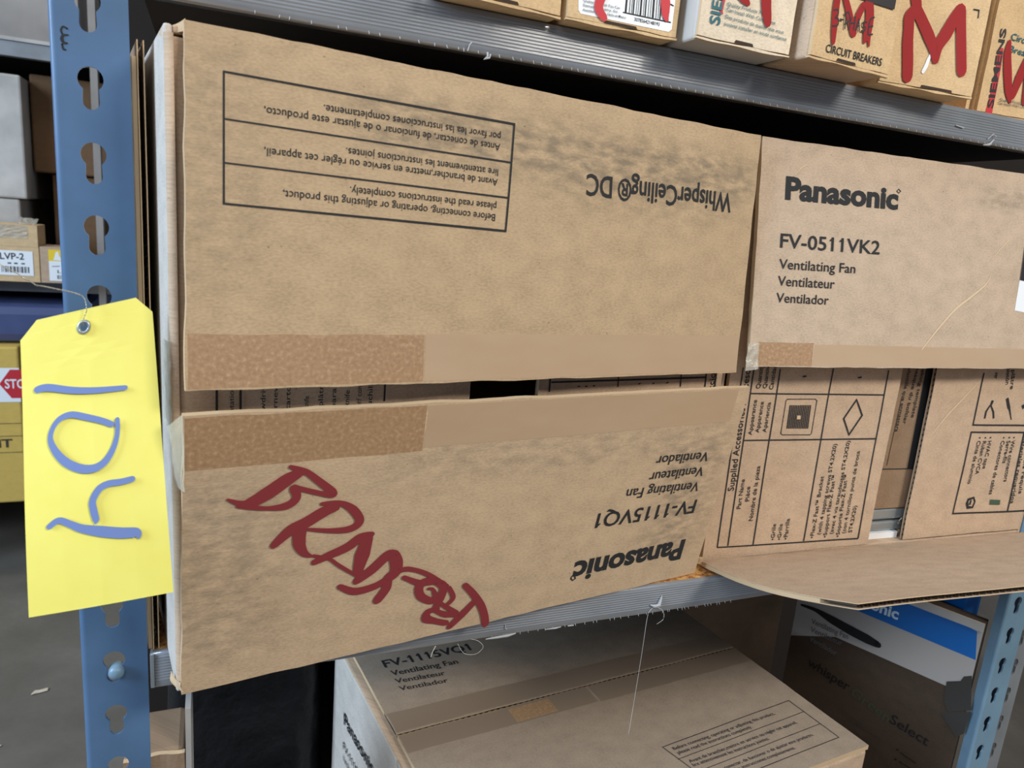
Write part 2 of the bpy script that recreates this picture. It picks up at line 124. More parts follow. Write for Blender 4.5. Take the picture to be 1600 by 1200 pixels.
 'SE:hand': [[[0.01887,0.06324,0.00895],[0.02189,0.05519,0.00944],[0.01718,0.04851,0.00984],[0.01827,0.04072,0.00949],[0.01986,0.03093,0.00999],[0.02321,0.0179,0.01013],[0.02521,0.00827,0.00979]],[[0.02189,0.05519,0.00903],[0.02941,0.04776,0.00957],[0.03847,0.0384,0.01016],[0.0455,0.02993,0.00859],[0.04838,0.0228,0.0052]],[[0.06387,0.06055,0.00989],[0.05924,0.05307,0.01031],[0.0544,0.04283,0.01119],[0.04938,0.03323,0.00947],[0.05041,0.0224,0.00347]],[[0.06479,0.0607,0.00861],[0.06693,0.05154,0.00955],[0.07068,0.03841,0.00985],[0.07659,0.01943,0.00987]]],
 'SE:ink': [[[0.07667,0.0634,0.00093],[0.08231,0.06362,0.00094],[0.08299,0.05799,0.00094]]],
 'SF:red': [[[0.01437,0.00096,0.00773],[0.01494,0.01755,0.00633],[0.01444,0.03923,0.00584],[0.0131,0.05436,0.00498]]],
 'SF:hand': [[[0.02024,0.05998,0.004],[0.02086,0.0509,0.00805],[0.02525,0.03685,0.00918],[0.03103,0.02199,0.00828],[0.0353,0.01384,0.00313]],[[0.04391,0.04955,0.00619],[0.03996,0.03338,0.00934],[0.0366,0.01876,0.00626]],[[0.0461,0.04986,0.00931],[0.05061,0.03244,0.00945],[0.05246,0.016,0.00743]]],
 'TAG:marker': [[[0.00728,0.1098,0.00343],[0.01203,0.10975,0.0036],[0.02297,0.10615,0.00327],[0.03416,0.10379,0.00294],[0.04832,0.10212,0.00229]],[[0.04073,0.0862,0.00277],[0.03633,0.08878,0.00293],[0.02898,0.09205,0.00309],[0.02241,0.09458,0.00309],[0.01722,0.09375,0.00277],[0.01379,0.09024,0.00228],[0.01235,0.08513,0.00243],[0.01407,0.07934,0.00324],[0.01849,0.07298,0.00405],[0.02483,0.06842,0.00421],[0.03137,0.06709,0.00389],[0.0367,0.06927,0.00341],[0.04079,0.07464,0.00276],[0.04309,0.08111,0.00228],[0.04352,0.08794,0.00228]],[[0.04888,0.05853,0.00292],[0.04356,0.05824,0.00308],[0.03757,0.05841,0.00324],[0.0334,0.05675,0.0034],[0.03021,0.05194,0.00323],[0.03033,0.04724,0.00339],[0.03118,0.04255,0.00323],[0.03094,0.04072,0.00097]],[[0.01054,0.04306,0.00273],[0.01483,0.0453,0.00305],[0.02002,0.04229,0.00338],[0.02488,0.03935,0.00402],[0.0334,0.03633,0.00532],[0.04208,0.03385,0.00534],[0.04908,0.03251,0.00486],[0.05018,0.02972,0.00097]]],
}
FILL = {
 'T3:black': [[[0.30027,0.12032],[0.38976,0.11909],[0.39124,0.07749],[0.29964,0.08384]]],
 'T3:white': [[[0.29964,0.08384],[0.39124,0.07749],[0.39046,0.04597],[0.29803,0.05534]]],
 'M1:paper': [[[0.07654,0.13381],[0.08052,0.13374],[0.08087,0.13017],[0.07688,0.13024]]],
 'M2:green': [[[0.10957,0.03724],[0.12389,0.03614],[0.12465,0.03072],[0.11017,0.03151]]],
 'IN:ink': [[[0.09799,0.18599],[0.11134,0.18619],[0.10946,0.07711],[0.10096,0.07742]]],
 'G:blue': [[[0.05512,0.25155],[0.20515,0.25041],[0.20025,0.28393],[0.14061,0.29598],[0.07354,0.29982]]],
 'G:icon': [[[0.18302,0.21092],[0.19609,0.21866],[0.1982,0.22581],[0.20539,0.23051],[0.21233,0.18942],[0.19226,0.17574],[0.18474,0.18527]],[[0.1844,0.17029],[0.2126,0.18801],[0.21119,0.1583],[0.20509,0.14915]]],
 'SB:white': [[[0.00611,0.02213],[0.00783,0.00689],[0.00952,0.00511],[0.07318,0.00476],[0.07532,0.00659],[0.07539,0.02263],[0.07519,0.03457]]],
 'SD:black': [[[0.03835,0.04399],[0.03799,0.05235],[0.07454,0.05434],[0.07452,0.04403]]],
}
WIRE = [[-0.05854, -0.05094, 1.18579], [-0.05757, -0.05038, 1.18861], [-0.05665, -0.04981, 1.19143], [-0.0569, -0.04925, 1.19421], [-0.05743, -0.049, 1.19701], [-0.05858, -0.049, 1.19842], [-0.06128, -0.049, 1.19951], [-0.0645, -0.049, 1.20032], [-0.06718, -0.049, 1.20083], [-0.0709, -0.049, 1.2016], [-0.07458, -0.049, 1.20236], [-0.07747, -0.049, 1.2026], [-0.07947, -0.049, 1.20447], [-0.08227, -0.049, 1.20568], [-0.08473, -0.049, 1.20799], [-0.08772, -0.049, 1.20953], [-0.09019, -0.049, 1.2109], [-0.09214, -0.049, 1.21228]]
TAG_OUTLINE = [[-0.0, -0.0], [0.06418, 0.0], [0.06414, 0.13473], [0.0563, 0.14294], [0.008, 0.14305], [4e-05, 0.13509]]
EYELET = [0.03008, 0.1347]

# ------------------------------------------------------------------ materials
def srgb(r, g, b):
    f = lambda c: (c / 255 / 12.92) if c <= 10.31 else ((c / 255 + 0.055) / 1.055) ** 2.4
    return (f(r), f(g), f(b), 1)
class NT:
    def __init__(s, name):
        s.m = bpy.data.materials.new(name); s.m.use_nodes = True; s.t = s.m.node_tree
        s.b = s.t.nodes['Principled BSDF']
    def n(s, typ, **kw):
        o = s.t.nodes.new(typ)
        for k, v in kw.items():
            if k in o.inputs: o.inputs[k].default_value = v
            else: setattr(o, k, v)
        return o
    def l(s, a, b): s.t.links.new(a, b)
    def val(s, k, v): s.b.inputs[k].default_value = v
    def noise(s, scale, sx=1, sy=1, sz=1, detail=3, coord='UV', rough=0.55):
        tc = s.n('ShaderNodeTexCoord'); mp = s.n('ShaderNodeMapping'); mp.inputs['Scale'].default_value = (sx, sy, sz)
        s.l(tc.outputs[coord], mp.inputs['Vector'])
        nz = s.n('ShaderNodeTexNoise'); nz.inputs['Scale'].default_value = scale; nz.inputs['Detail'].default_value = detail; nz.inputs['Roughness'].default_value = rough
        s.l(mp.outputs[0], nz.inputs['Vector']); return nz.outputs['Fac']
    def ramp(s, fac, stops):
        r = s.n('ShaderNodeValToRGB'); el = r.color_ramp.elements
        while len(el) > 1: el.remove(el[-1])
        el[0].position, el[0].color = stops[0]
        for p, c in stops[1:]:
            e = el.new(p); e.color = c
        s.l(fac, r.inputs['Fac']); return r.outputs['Color']
    def mix(s, fac, a, b, mode='MIX'):
        x = s.n('ShaderNodeMix', data_type='RGBA', blend_type=mode)
        for sock, v in ((x.inputs[0], fac), (x.inputs[6], a), (x.inputs[7], b)):
            if isinstance(v, (int, float)): sock.default_value = v
            elif isinstance(v, tuple): sock.default_value = v
            else: s.l(v, sock)
        return x.outputs[2]
    def math(s, op, a, b=0.0):
        x = s.n('ShaderNodeMath', operation=op)
        for i, v in enumerate((a, b)):
            if isinstance(v, (int, float)): x.inputs[i].default_value = v
            else: s.l(v, x.inputs[i])
        return x.outputs[0]
    def bump(s, h, strength, dist=0.001):
        b = s.n('ShaderNodeBump'); b.inputs['Strength'].default_value = strength; b.inputs['Distance'].default_value = dist
        s.l(h, b.inputs['Height']); s.l(b.outputs[0], s.b.inputs['Normal'])
def plain(name, rgb, rough=0.6, metal=0.0, coat=0.0):
    k = NT(name); k.val('Base Color', srgb(*rgb)); k.val('Roughness', rough); k.val('Metallic', metal)
    if coat: k.val('Coat Weight', coat)
    return k.m
def card(name, rgb, smudge=None, rough=0.82, var=1.0, spec=0.35):
    """kraft cardboard: fine fibres, soft mottling and faint streaks along the liner; optional dirt bands (v0, v1, u0, u1, amount)"""
    k = NT(name); c = srgb(*rgb)
    dk = tuple(x * (1 - .20 * var) for x in c[:3]) + (1,); lt = tuple(min(1, x * (1 + .14 * var)) for x in c[:3]) + (1,)
    fine = k.noise(900, .45, 1, detail=2); mid = k.noise(75, .7, 1, detail=4); big = k.noise(9, 1, 1, detail=2)
    f = k.math('ADD', k.math('MULTIPLY', fine, .55), k.math('MULTIPLY', mid, .45))
    col = k.ramp(f, [(.34, dk), (.52, c), (.68, lt)])
    col = k.mix(k.math('MULTIPLY', k.math('SUBTRACT', big, .42), .55), col, tuple(x * .80 for x in c[:3]) + (1,))
    speck = k.noise(320, 1, 1, detail=1)
    col = k.mix(k.ramp(speck, [(.20, (.8, .8, .8, 1)), (.245, (0, 0, 0, 1))]), col, tuple(x * .45 for x in c[:3]) + (1,))
    if smudge:
        tc = k.n('ShaderNodeTexCoord'); sp = k.n('ShaderNodeSeparateXYZ'); k.l(tc.outputs['UV'], sp.inputs[0])
        def band(ax, lo, hi, soft):
            a = k.n('ShaderNodeMapRange', interpolation_type='SMOOTHSTEP'); a.inputs[1].default_value = lo - soft; a.inputs[2].default_value = lo + soft
            b = k.n('ShaderNodeMapRange', interpolation_type='SMOOTHSTEP'); b.inputs[1].default_value = hi - soft; b.inputs[2].default_value = hi + soft
            k.l(sp.outputs[ax], a.inputs[0]); k.l(sp.outputs[ax], b.inputs[0])
            return k.math('SUBTRACT', a.outputs[0], b.outputs[0])
        for (u0, u1, v0, v1, amt, soft) in smudge:
            msk = k.math('MULTIPLY', band(0, u0, u1, soft * 2), band(1, v0, v1, soft))
            st = k.ramp(k.noise(130, .55, 1.3, detail=4), [(.36, (0, 0, 0, 1)), (.64, (1, 1, 1, 1))])
            fac = k.math('MULTIPLY', k.math('MULTIPLY', msk, st), amt)
            col = k.mix(fac, col, (.085, .078, .066, 1))
    k.l(col, k.b.inputs['Base Color']); k.val('Roughness', rough); k.val('Specular IOR Level', spec)
    k.bump(k.math('ADD', fine, k.math('MULTIPLY', mid, .7)), .22, .0006)
    return k.m
M = {}
M['card_top'] = card('kraft_cardboard_smudged', (186, 160, 127), [(.085, .40, .128, .160, .55, .012), (-.01, .03, .05, .17, .35, .02), (.20, .38, .108, .135, .28, .015)])
M['card_low'] = card('kraft_cardboard_low', (197, 170, 138), [(-.02, .05, .02, .14, .40, .02), (.335, .40, .03, .13, .45, .012), (.10, .40, .122, .155, .25, .01)])
M['card'] = card('kraft_cardboard', (191, 168, 144), [(.24, .37, .145, .165, .35, .008)])
M['card_in'] = card('kraft_cardboard_inner', (191, 164, 137))
M['card_lit_side'] = card('kraft_cardboard_lit_side', (204, 194, 182), spec=.5, rough=.5)  # paler than the front: daylight on the side put into the colour
M['card_brown'] = card('brown_cardboard', (142, 117, 93))
M['card_dark'] = card('dark_brown_cardboard', (112, 84, 58))
M['card_orange'] = card('ochre_cardboard', (214, 182, 138))
M['card_pale'] = card('pale_buff_cardboard', (226, 209, 184))
M['card_shaded'] = card('shaded_kraft_cardboard', (158, 139, 119))  # darker kraft copy: dimmer light on the lower shelf put into the colour
M['edge'] = plain('raw_paper_edge', (196, 168, 132), .9)
M['edge_dark'] = plain('corrugation_gap', (64, 50, 38), .95)
M['ink'] = plain('black_print', (32, 33, 35), .8)
M['inkbrown'] = plain('dark_print', (58, 50, 46), .7)
M['hand'] = plain('red_marker', (132, 42, 46), .8)
M['handred'] = plain('red_paint_marker', (152, 22, 24), .8)
M['blackpen'] = plain('black_marker', (34, 26, 28), .5)
M['marker'] = plain('blue_marker', (112, 134, 190), .6)
M['deepblack'] = plain('deep_black_print', (10, 8, 8), .7)
M['teal'] = plain('teal_print', (20, 96, 108), .6)
M['red'] = plain('red_print', (196, 36, 48), .6)
M['green'] = plain('green_print', (66, 84, 66), .6)
M['greentext'] = plain('olive_print', (60, 68, 44), .6)
M['grey'] = plain('grey_print', (92, 90, 88), .7)
M['icongrey'] = plain('dark_grey_print', (52, 48, 44), .7)
M['blue'] = plain('blue_print', (6, 98, 176), .45)
M['whitetext'] = plain('pale_print', (205, 225, 240), .5)
M['white'] = plain('white_label', (238, 240, 242), .45)
M['black'] = plain('black_print_block', (36, 38, 42), .5)
M['yellowlabel'] = plain('yellow_print', (240, 205, 40), .5)
M['paper'] = plain('kraft_patch', (205, 176, 140), .8)
M['crease'] = plain('crease_highlight', (214, 190, 156), .8)  # crease highlight painted as a lighter tone over worn fibre
M['dustwhite'] = plain('white_fibre', (226, 226, 222), .6)
M['vinyl_burr'] = plain('chewed_vinyl', (176, 178, 180), .6)
k = NT('tan_packing_tape'); c1 = srgb(178, 138, 98); f = k.noise(420, 1, 1, detail=4)
k.l(k.ramp(f, [(.36, srgb(158, 124, 90)), (.56, srgb(170, 136, 102)), (.70, srgb(186, 155, 121))]), k.b.inputs['Base Color']); k.val('Roughness', .38); k.bump(k.noise(60, .4, 1, detail=3), .35, .001); M['tape_brown'] = k.m
k = NT('clear_packing_tape'); f = k.noise(30, .4, 1, detail=3)
k.l(k.ramp(f, [(.3, srgb(182, 153, 123)), (.7, srgb(188, 161, 131))]), k.b.inputs['Base Color']); k.val('Roughness', .34); k.bump(k.noise(26, .3, 1, detail=2), .35, .002); M['tape_clear'] = k.m
k = NT('crumpled_clear_film'); k.val('Base Color', srgb(214, 206, 188)); k.val('Roughness', .2); k.val('Alpha', .34); k.val('Specular IOR Level', .8); k.bump(k.noise(160, 1, 1, detail=3), .6, .003); M['film'] = k.m
M['tape_dull'] = plain('dull_packing_tape', (142, 123, 104), .42)  # greyer, darker tape tone for the lower carton
def paint(name, rgb, rough=.38, wear=.5):
    k = NT(name); f = k.noise(14, 1, 1, 1, detail=4, coord='Object'); g_ = k.noise(220, 1, 1, .5, detail=2, coord='Object')
    c = srgb(*rgb); d = tuple(x * .84 for x in c[:3]) + (1,); l_ = tuple(min(1, x * 1.10) for x in c[:3]) + (1,)
    col = k.ramp(f, [(.35, d), (.55, c), (.7, l_)])
    col = k.mix(k.ramp(g_, [(.19, (wear, wear, wear, 1)), (.225, (0, 0, 0, 1))]), col, tuple(x * .45 for x in c[:3]) + (1,))
    k.l(col, k.b.inputs['Base Color']); k.val('Roughness', rough); k.bump(k.noise(420, 1, 1, 1, detail=2, coord='Object'), .06, .0005)
    return k.m
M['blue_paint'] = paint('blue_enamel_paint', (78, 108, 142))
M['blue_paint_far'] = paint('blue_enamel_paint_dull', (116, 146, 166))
M['steel'] = plain('galvanised_steel', (168, 176, 180), .34, .6)
M['grey_paint'] = paint('grey_enamel_paint', (128, 132, 136), .42)
k = NT('grey_ribbed_vinyl'); f = k.noise(24, .4, 1, 1, detail=4, coord='Object')
k.l(k.ramp(f, [(.35, srgb(118, 122, 127)), (.65, srgb(134, 138, 143))]), k.b.inputs['Base Color']); k.val('Roughness', .2); k.val('Specular IOR Level', .9); k.val('Coat Weight', 1.0); k.val('Coat Roughness', .10); k.bump(k.noise(500, .2, 1, 1, detail=2, coord='Object'), .12, .0006); M['vinyl'] = k.m
k = NT('particle_board'); f = k.noise(260, 1, 1, 1, detail=3, coord='Object')
k.l(k.ramp(f, [(.34, srgb(120, 74, 34)), (.5, srgb(184, 128, 66)), (.68, srgb(214, 168, 104))]), k.b.inputs['Base Color']); k.val('Roughness', .85); M['chip'] = k.m
M['shade_board'] = plain('shade_dark_board', (34, 26, 21), .9)  # near-black: shade of the shelf recesses painted into the board colour
k = NT('black_plastic_film'); k.val('Base Color', srgb(15, 15, 17)); k.val('Roughness', .55); k.val('Specular IOR Level', .25); k.bump(k.noise(18, 1, .35, 1, detail=4, coord='Object'), .7, .012); M['black_film'] = k.m
k = NT('tag_paper'); f = k.noise(35, 1, 1, 1, detail=3)
k.l(k.ramp(f, [(.3, srgb(240, 230, 112)), (.7, srgb(244, 236, 122))]), k.b.inputs['Base Color']); k.val('Roughness', .62); M['tag'] = k.m
k = NT('concrete_floor'); f = k.noise(3.5, 1, 1, 1, detail=6, coord='Object'); g_ = k.noise(60, 1, 1, 1, detail=2, coord='Object')
col = k.ramp(f, [(.3, srgb(104, 97, 86)), (.55, srgb(122, 115, 104)), (.75, srgb(138, 131, 120))]); col = k.mix(k.math('MULTIPLY', g_, .25), col, srgb(70, 68, 64)); k.l(col, k.b.inputs['Base Color']); k.val('Roughness', .7); M['concrete'] = k.m
k = NT('blue_shrink_film'); f = k.noise(4, 1, .5, 1, detail=3, coord='Object'); k.l(k.ramp(f, [(.35, srgb(70, 80, 118)), (.6, srgb(92, 104, 146)), (.72, srgb(150, 162, 196))]), k.b.inputs['Base Color']); k.val('Roughness', .3); M['blue_film'] = k.m
k = NT('grey_wrapped_carton'); f = k.noise(5, 1, 1, 1, detail=4, coord='Object'); k.l(k.ramp(f, [(.35, srgb(128, 121, 115)), (.65, srgb(152, 145, 138))]), k.b.inputs['Base Color']); k.val('Roughness', .5); M['greywrap'] = k.m
k = NT('white_carton_board'); f = k.noise(6, 1, 1, 1, detail=4, coord='Object'); k.l(k.ramp(f, [(.35, srgb(160, 156, 150)), (.65, srgb(198, 192, 184))]), k.b.inputs['Base Color']); k.val('Roughness', .55); M['whitecard'] = k.m
M['yellowcard'] = card('ochre_yellow_cardboard', (212, 178, 92), var=.6)
M['wire'] = plain('steel_wire', (196, 190, 176), .28, .9)
M['thread'] = plain('pale_thread', (206, 204, 196), .7)

# ------------------------------------------------------------------ mesh helpers
class MB:
    def __init__(s): s.v = []; s.f = []; s.uv = []; s.mi = []
    def add(s, verts, faces, uvs=None, mi=0):
        o = len(s.v); s.v += [tuple(p) for p in verts]; s.uv += list(uvs) if uvs else [(p[0] + p[1], p[2]) for p in verts]
        for f in faces: s.f.append(tuple(i + o for i in f)); s.mi.append(mi)
    def hexa(s, c, mi=0, uvs=None):
        s.add(c, [(3, 2, 1, 0), (4, 5, 6, 7), (0, 1, 5, 4), (1, 2, 6, 5), (2, 3, 7, 6), (3, 0, 4, 7)], uvs, mi)
    def box(s, p, q, mi=0, fr=None):
        (a, b, c), (d, e, f) = p, q
        cs = [(a, b, c), (d, b, c), (d, e, c), (a, e, c), (a, b, f), (d, b, f), (d, e, f), (a, e, f)]
        cs = [fr(*x) if fr else Vector(x) for x in cs]
        s.hexa(cs, mi)
    def tube(s, pts, r, seg=8, mi=0):
        pts = [Vector(p) for p in pts]; rings = []
        up = Vector((.3, .2, 1)).normalized()
        for i, p in enumerate(pts):
            t = (pts[min(i + 1, len(pts) - 1)] - pts[max(i - 1, 0)]).normalized()
            a = t.cross(up); a = a.normalized() if a.length > 1e-5 else Vector((1, 0, 0)); b = t.cross(a)
            rr = r[i] if isinstance(r, (list, tuple)) else r
            rings.append([p + (a * math.cos(2 * math.pi * k / seg) + b * math.sin(2 * math.pi * k / seg)) * rr for k in range(seg)])
        vs = [v for ring in rings for v in ring]; fs = []
        for i in range(len(rings) - 1):
            for k in range(seg):
                fs.append((i * seg + k, i * seg + (k + 1) % seg, (i + 1) * seg + (k + 1) % seg, (i + 1) * seg + k))
        fs.append(tuple(range(seg))[::-1]); fs.append(tuple((len(rings) - 1) * seg + k for k in range(seg)))
        s.add(vs, fs, None, mi)
    def build(s, name, mat, parent=None, smooth=False, fix=True):
        me = bpy.data.meshes.new(name); me.from_pydata(s.v, [], s.f)
        for mm in (mat if isinstance(mat, (list, tuple)) else [mat]): me.materials.append(mm)
        for p, mi in zip(me.polygons, s.mi): p.material_index = mi; p.use_smooth = smooth
        ul = me.uv_layers.new(name='UVMap')
        for lp in me.loops: ul.data[lp.index].uv = s.uv[lp.vertex_index]
        if fix:
            b = bmesh.new(); b.from_mesh(me); bmesh.ops.recalc_face_normals(b, faces=b.faces); b.to_mesh(me); b.free()
        me.update()
        o = bpy.data.objects.new(name, me); COL.objects.link(o)
        if parent: attach(o, parent)
        return o
def attach(o, parent):
    o.parent = parent
    o.matrix_parent_inverse = parent_matrix(parent).inverted()
def parent_matrix(p):
    mm = Matrix.Translation(p.location) @ p.rotation_euler.to_matrix().to_4x4()
    return (parent_matrix(p.parent) @ p.matrix_parent_inverse @ mm) if p.parent else mm
def thing(name, label, cat, loc=(0, 0, 0), group=None):
    o = bpy.data.objects.new(name, None); COL.objects.link(o); o.location = loc; o.empty_display_size = .05
    return tag(o, label, cat, group)
def tag(o, label, cat, group=None):
    o['label'] = label; o['category'] = cat
    if group: o['group'] = group
    return o

class Panel:
    """a flat or slightly twisted sheet given by its four corners; (u, v) run in metres from the lower left"""
    def __init__(s, key):
        s.bl, s.br, s.tl, s.tr = [Vector(c) for c in (PANEL[key] if isinstance(key, str) else key)]
        s.w = (s.br - s.bl).length; s.h = (s.tl - s.bl).length
        s.n = ((s.br - s.bl + s.tr - s.tl).cross(s.tl - s.bl + s.tr - s.br)).normalized()
        s.disp = None
    def p(s, u, v, h=0.0):
        a = u / s.w; b = v / s.h
        d = s.disp(u, v) if s.disp else 0.0
        return s.bl * ((1 - a) * (1 - b)) + s.br * (a * (1 - b)) + s.tl * ((1 - a) * b) + s.tr * (a * b) + s.n * (h + d)
def slab(mb, pan, u0, u1, v0, v1, h0, h1, nu=24, nv=12, wob=0.0, seed=0, mi=0, emi=1):
    """closed sheet between heights h0 (back) and h1 (front); its outline wobbles a little like cut board"""
    def wb(u, v):
        du = dv = 0.0
        if wob:
            du = wob * noise.noise(Vector((v * 55 + seed, seed * 3.1, 0))) if u in (u0, u1) else 0
            dv = wob * noise.noise(Vector((u * 55 + seed * 1.7, 5.3 + seed + (v == v0), 0))) if v in (v0, v1) else 0
        return u + du, v + dv
    us = [u0 + (u1 - u0) * i / nu for i in range(nu)] + [u1]; vs = [v0 + (v1 - v0) * j / nv for j in range(nv)] + [v1]
    V = []; UV = []
    for h in (h1, h0):
        for v in vs:
            for u in us:
                a, b = wb(u, v); V.append(pan.p(a, b, h)); UV.append((a, b))
    n1 = nu + 1; N = n1 * (nv + 1); F = []; G = []
    for j in range(nv):
        for i in range(nu):
            k = j * n1 + i; F.append((k, k + 1, k + 1 + n1, k + n1)); F.append((N + k + n1, N + k + 1 + n1, N + k + 1, N + k))
    for i in range(nu):
        G.append((N + i, N + i + 1, i + 1, i)); k = nv * n1 + i; G.append((k, k + 1, N + k + 1, N + k))
    for j in range(nv):
        k = j * n1; G.append((k, k + n1, N + k + n1, N + k)[::-1]); k += nu; G.append((k, k + n1, N + k + n1, N + k))
    o = len(mb.v); mb.v += [tuple(x) for x in V]; mb.uv += UV
    for f in F: mb.f.append(tuple(i + o for i in f)); mb.mi.append(mi)
    for f in G: mb.f.append(tuple(i + o for i in f)); mb.mi.append(emi)

# ------------------------------------------------------------------ print: lettering, ruled lines, pen strokes
_fc = {}
def glyphs(txt, bold):
    if (txt, bold) in _fc: return _fc[(txt, bold)]
    c = bpy.data.curves.new('t', 'FONT'); c.body = txt; c.resolution_u = 3; c.fill_mode = 'FRONT'; c.offset = .022 * bold
    o = bpy.data.objects.new('t', c); COL.objects.link(o); bpy.context.view_layer.update()
    me = bpy.data.meshes.new_from_object(o.evaluated_get(bpy.context.evaluated_depsgraph_get()))
    V = [(v.co.x, v.co.y) for v in me.vertices]; F = [tuple(p.vertices) for p in me.polygons]
    if '1' in txt:                                   # the built-in face draws 1 as a bare stem: give it its flag
        def right(s_):
            c.body = s_; bpy.context.view_layer.update()
            mm = o.evaluated_get(bpy.context.evaluated_depsgraph_get()).to_mesh(); return max([v.co.x for v in mm.vertices], default=0), max([v.co.y for v in mm.vertices], default=0)
        for i, ch in enumerate(txt):
            if ch == '1':
                xr, top = right('H' * 0 + txt[:i + 1]); top = right('1')[1]; t_ = .075 + .02 * bold; k_ = len(V)
                V += [(xr - t_ * .5, top), (xr - t_ * .5, top - .13), (xr - .21, top - .22), (xr - .21, top - .14)]; F.append((k_, k_ + 1, k_ + 2, k_ + 3))
    bpy.data.objects.remove(o); bpy.data.curves.remove(c); bpy.data.meshes.remove(me)
    _fc[(txt, bold)] = (V, F); return V, F
CAP = max(y for x, y in glyphs('H', 0)[0])
def put_text(mb, pan, txt, u0, v0, u1, v1, cap, bold=0, h=.0003):
    V, F = glyphs(txt, bold)
    if not V: return
    xa = min(x for x, y in V); xb = max(x for x, y in V)
    L = math.hypot(u1 - u0, v1 - v0); ex, ey = (u1 - u0) / L, (v1 - v0) / L
    sx = L / (xb - xa); sy = cap / CAP
    W = []; UV = []
    for x, y in V:
        a = (x - xa) * sx; b = y * sy; u = u0 + ex * a - ey * b; v = v0 + ey * a + ex * b
        W.append(pan.p(u, v, h)); UV.append((u, v))
    mb.add(W, F, UV)
def put_stroke(mb, pan, pts, h=.0003, smooth=False):
    P_ = [Vector((p[0], p[1])) for p in pts]; R_ = [p[2] / 2 for p in pts]
    if smooth and len(P_) > 2:                       # Catmull-Rom through the traced points
        Q = []; RR = []
        for i in range(len(P_) - 1):
            p0, p1, p2, p3 = P_[max(i - 1, 0)], P_[i], P_[i + 1], P_[min(i + 2, len(P_) - 1)]
            for k in range(6):
                t = k / 6
                Q.append(.5 * ((2 * p1) + (p2 - p0) * t + (2 * p0 - 5 * p1 + 4 * p2 - p3) * t * t + (3 * p1 - p0 - 3 * p2 + p3) * t ** 3)); RR.append(R_[i] * (1 - t) + R_[i + 1] * t)
        P_, R_ = Q + [P_[-1]], RR + [R_[-1]]
    if not smooth:                                   # long ruled lines follow the sheet: cut them into short pieces
        Q = []; RR = []
        for i in range(len(P_) - 1):
            c_ = max(1, int((P_[i + 1] - P_[i]).length / .006))
            for k in range(c_): Q.append(P_[i].lerp(P_[i + 1], k / c_)); RR.append(R_[i] + (R_[i + 1] - R_[i]) * k / c_)
        P_, R_ = Q + [P_[-1]], RR + [R_[-1]]
    n = len(P_); closed = (P_[0] - P_[-1]).length < 1e-6
    L = []
    for i in range(n):
        a = P_[i - 1] if i else (P_[-2] if closed else P_[0]); b = P_[i + 1] if i < n - 1 else (P_[1] if closed else P_[-1])
        d = (b - a)
        if d.length < 1e-9: d = Vector((1, 0))
        d.normalize(); nn = Vector((-d.y, d.x)); k = 1.0
        if not smooth and 0 < i < n - 1 or closed:
            e = (P_[i] - a)
            if e.length > 1e-9: k = 1 / max(.4, abs(nn.dot(Vector((-e.y, e.x)).normalized())))
        L.append((P_[i] + nn * R_[i] * k, P_[i] - nn * R_[i] * k))
    W = []; UV = []; F = []
    for a, b in L:
        W += [pan.p(a.x, a.y, h), pan.p(b.x, b.y, h)]; UV += [(a.x, a.y), (b.x, b.y)]
    for i in range(n - 1): F.append((2 * i, 2 * i + 1, 2 * i + 3, 2 * i + 2))
    mb.add(W, F, UV)
    if smooth:
        for e in (0, -1):
            c = P_[e]; r = R_[e]; vs = [c + Vector((math.cos(t * math.pi / 4), math.sin(t * math.pi / 4))) * r for t in range(8)]
            mb.add([pan.p(x.x, x.y, h) for x in vs], [tuple(range(8))], [(x.x, x.y) for x in vs])
def put_fill(mb, pan, pts, h=.00025):
    if len(pts) == 4:                                # a patch follows the sheet it is printed on
        n = 8; a, b, c, d = [Vector(p) for p in pts]; W = []; UV = []; F = []
        for j in range(n + 1):
            for i in range(n + 1):
                p = a.lerp(b, i / n).lerp(d.lerp(c, i / n), j / n); W.append(pan.p(p.x, p.y, h)); UV.append((p.x, p.y))
        for j in range(n):
            for i in range(n): k = j * (n + 1) + i; F.append((k, k + 1, k + n + 2, k + n + 1))
        return mb.add(W, F, UV)
    mb.add([pan.p(u, v, h) for u, v in pts], [tuple(range(len(pts)))], pts)
INKNAME = {'creaseb': ('crease', 'crease'), 'creasec': ('crease', 'crease'), 'handb': ('marker_writing', 'handb'), 'inkb': ('printed_text', 'ink'), 'inkc': ('printed_text', 'ink'), 'inkd': ('printed_text', 'ink'), 'icon': ('icon_print', 'icongrey'), 'greyb': ('faint_print', 'icongrey'), 'ink': ('printed_text', 'ink'), 'hand': ('marker_writing', 'hand'), 'black': ('black_print', 'blackpen'), 'grey': ('faint_print', 'grey'), 'teal': ('coloured_print', 'teal'), 'red': ('stripe_print', 'red'),
           'white': ('label', 'white'), 'blue': ('colour_band', 'blue'), 'whitetext': ('logo_print', 'whitetext'), 'greentext': ('coloured_print', 'greentext'), 'green': ('icon_print', 'green'), 'paper': ('icon_centre', 'paper'), 'crease': ('crease', 'crease'), 'marker': ('marker_writing', 'marker')}
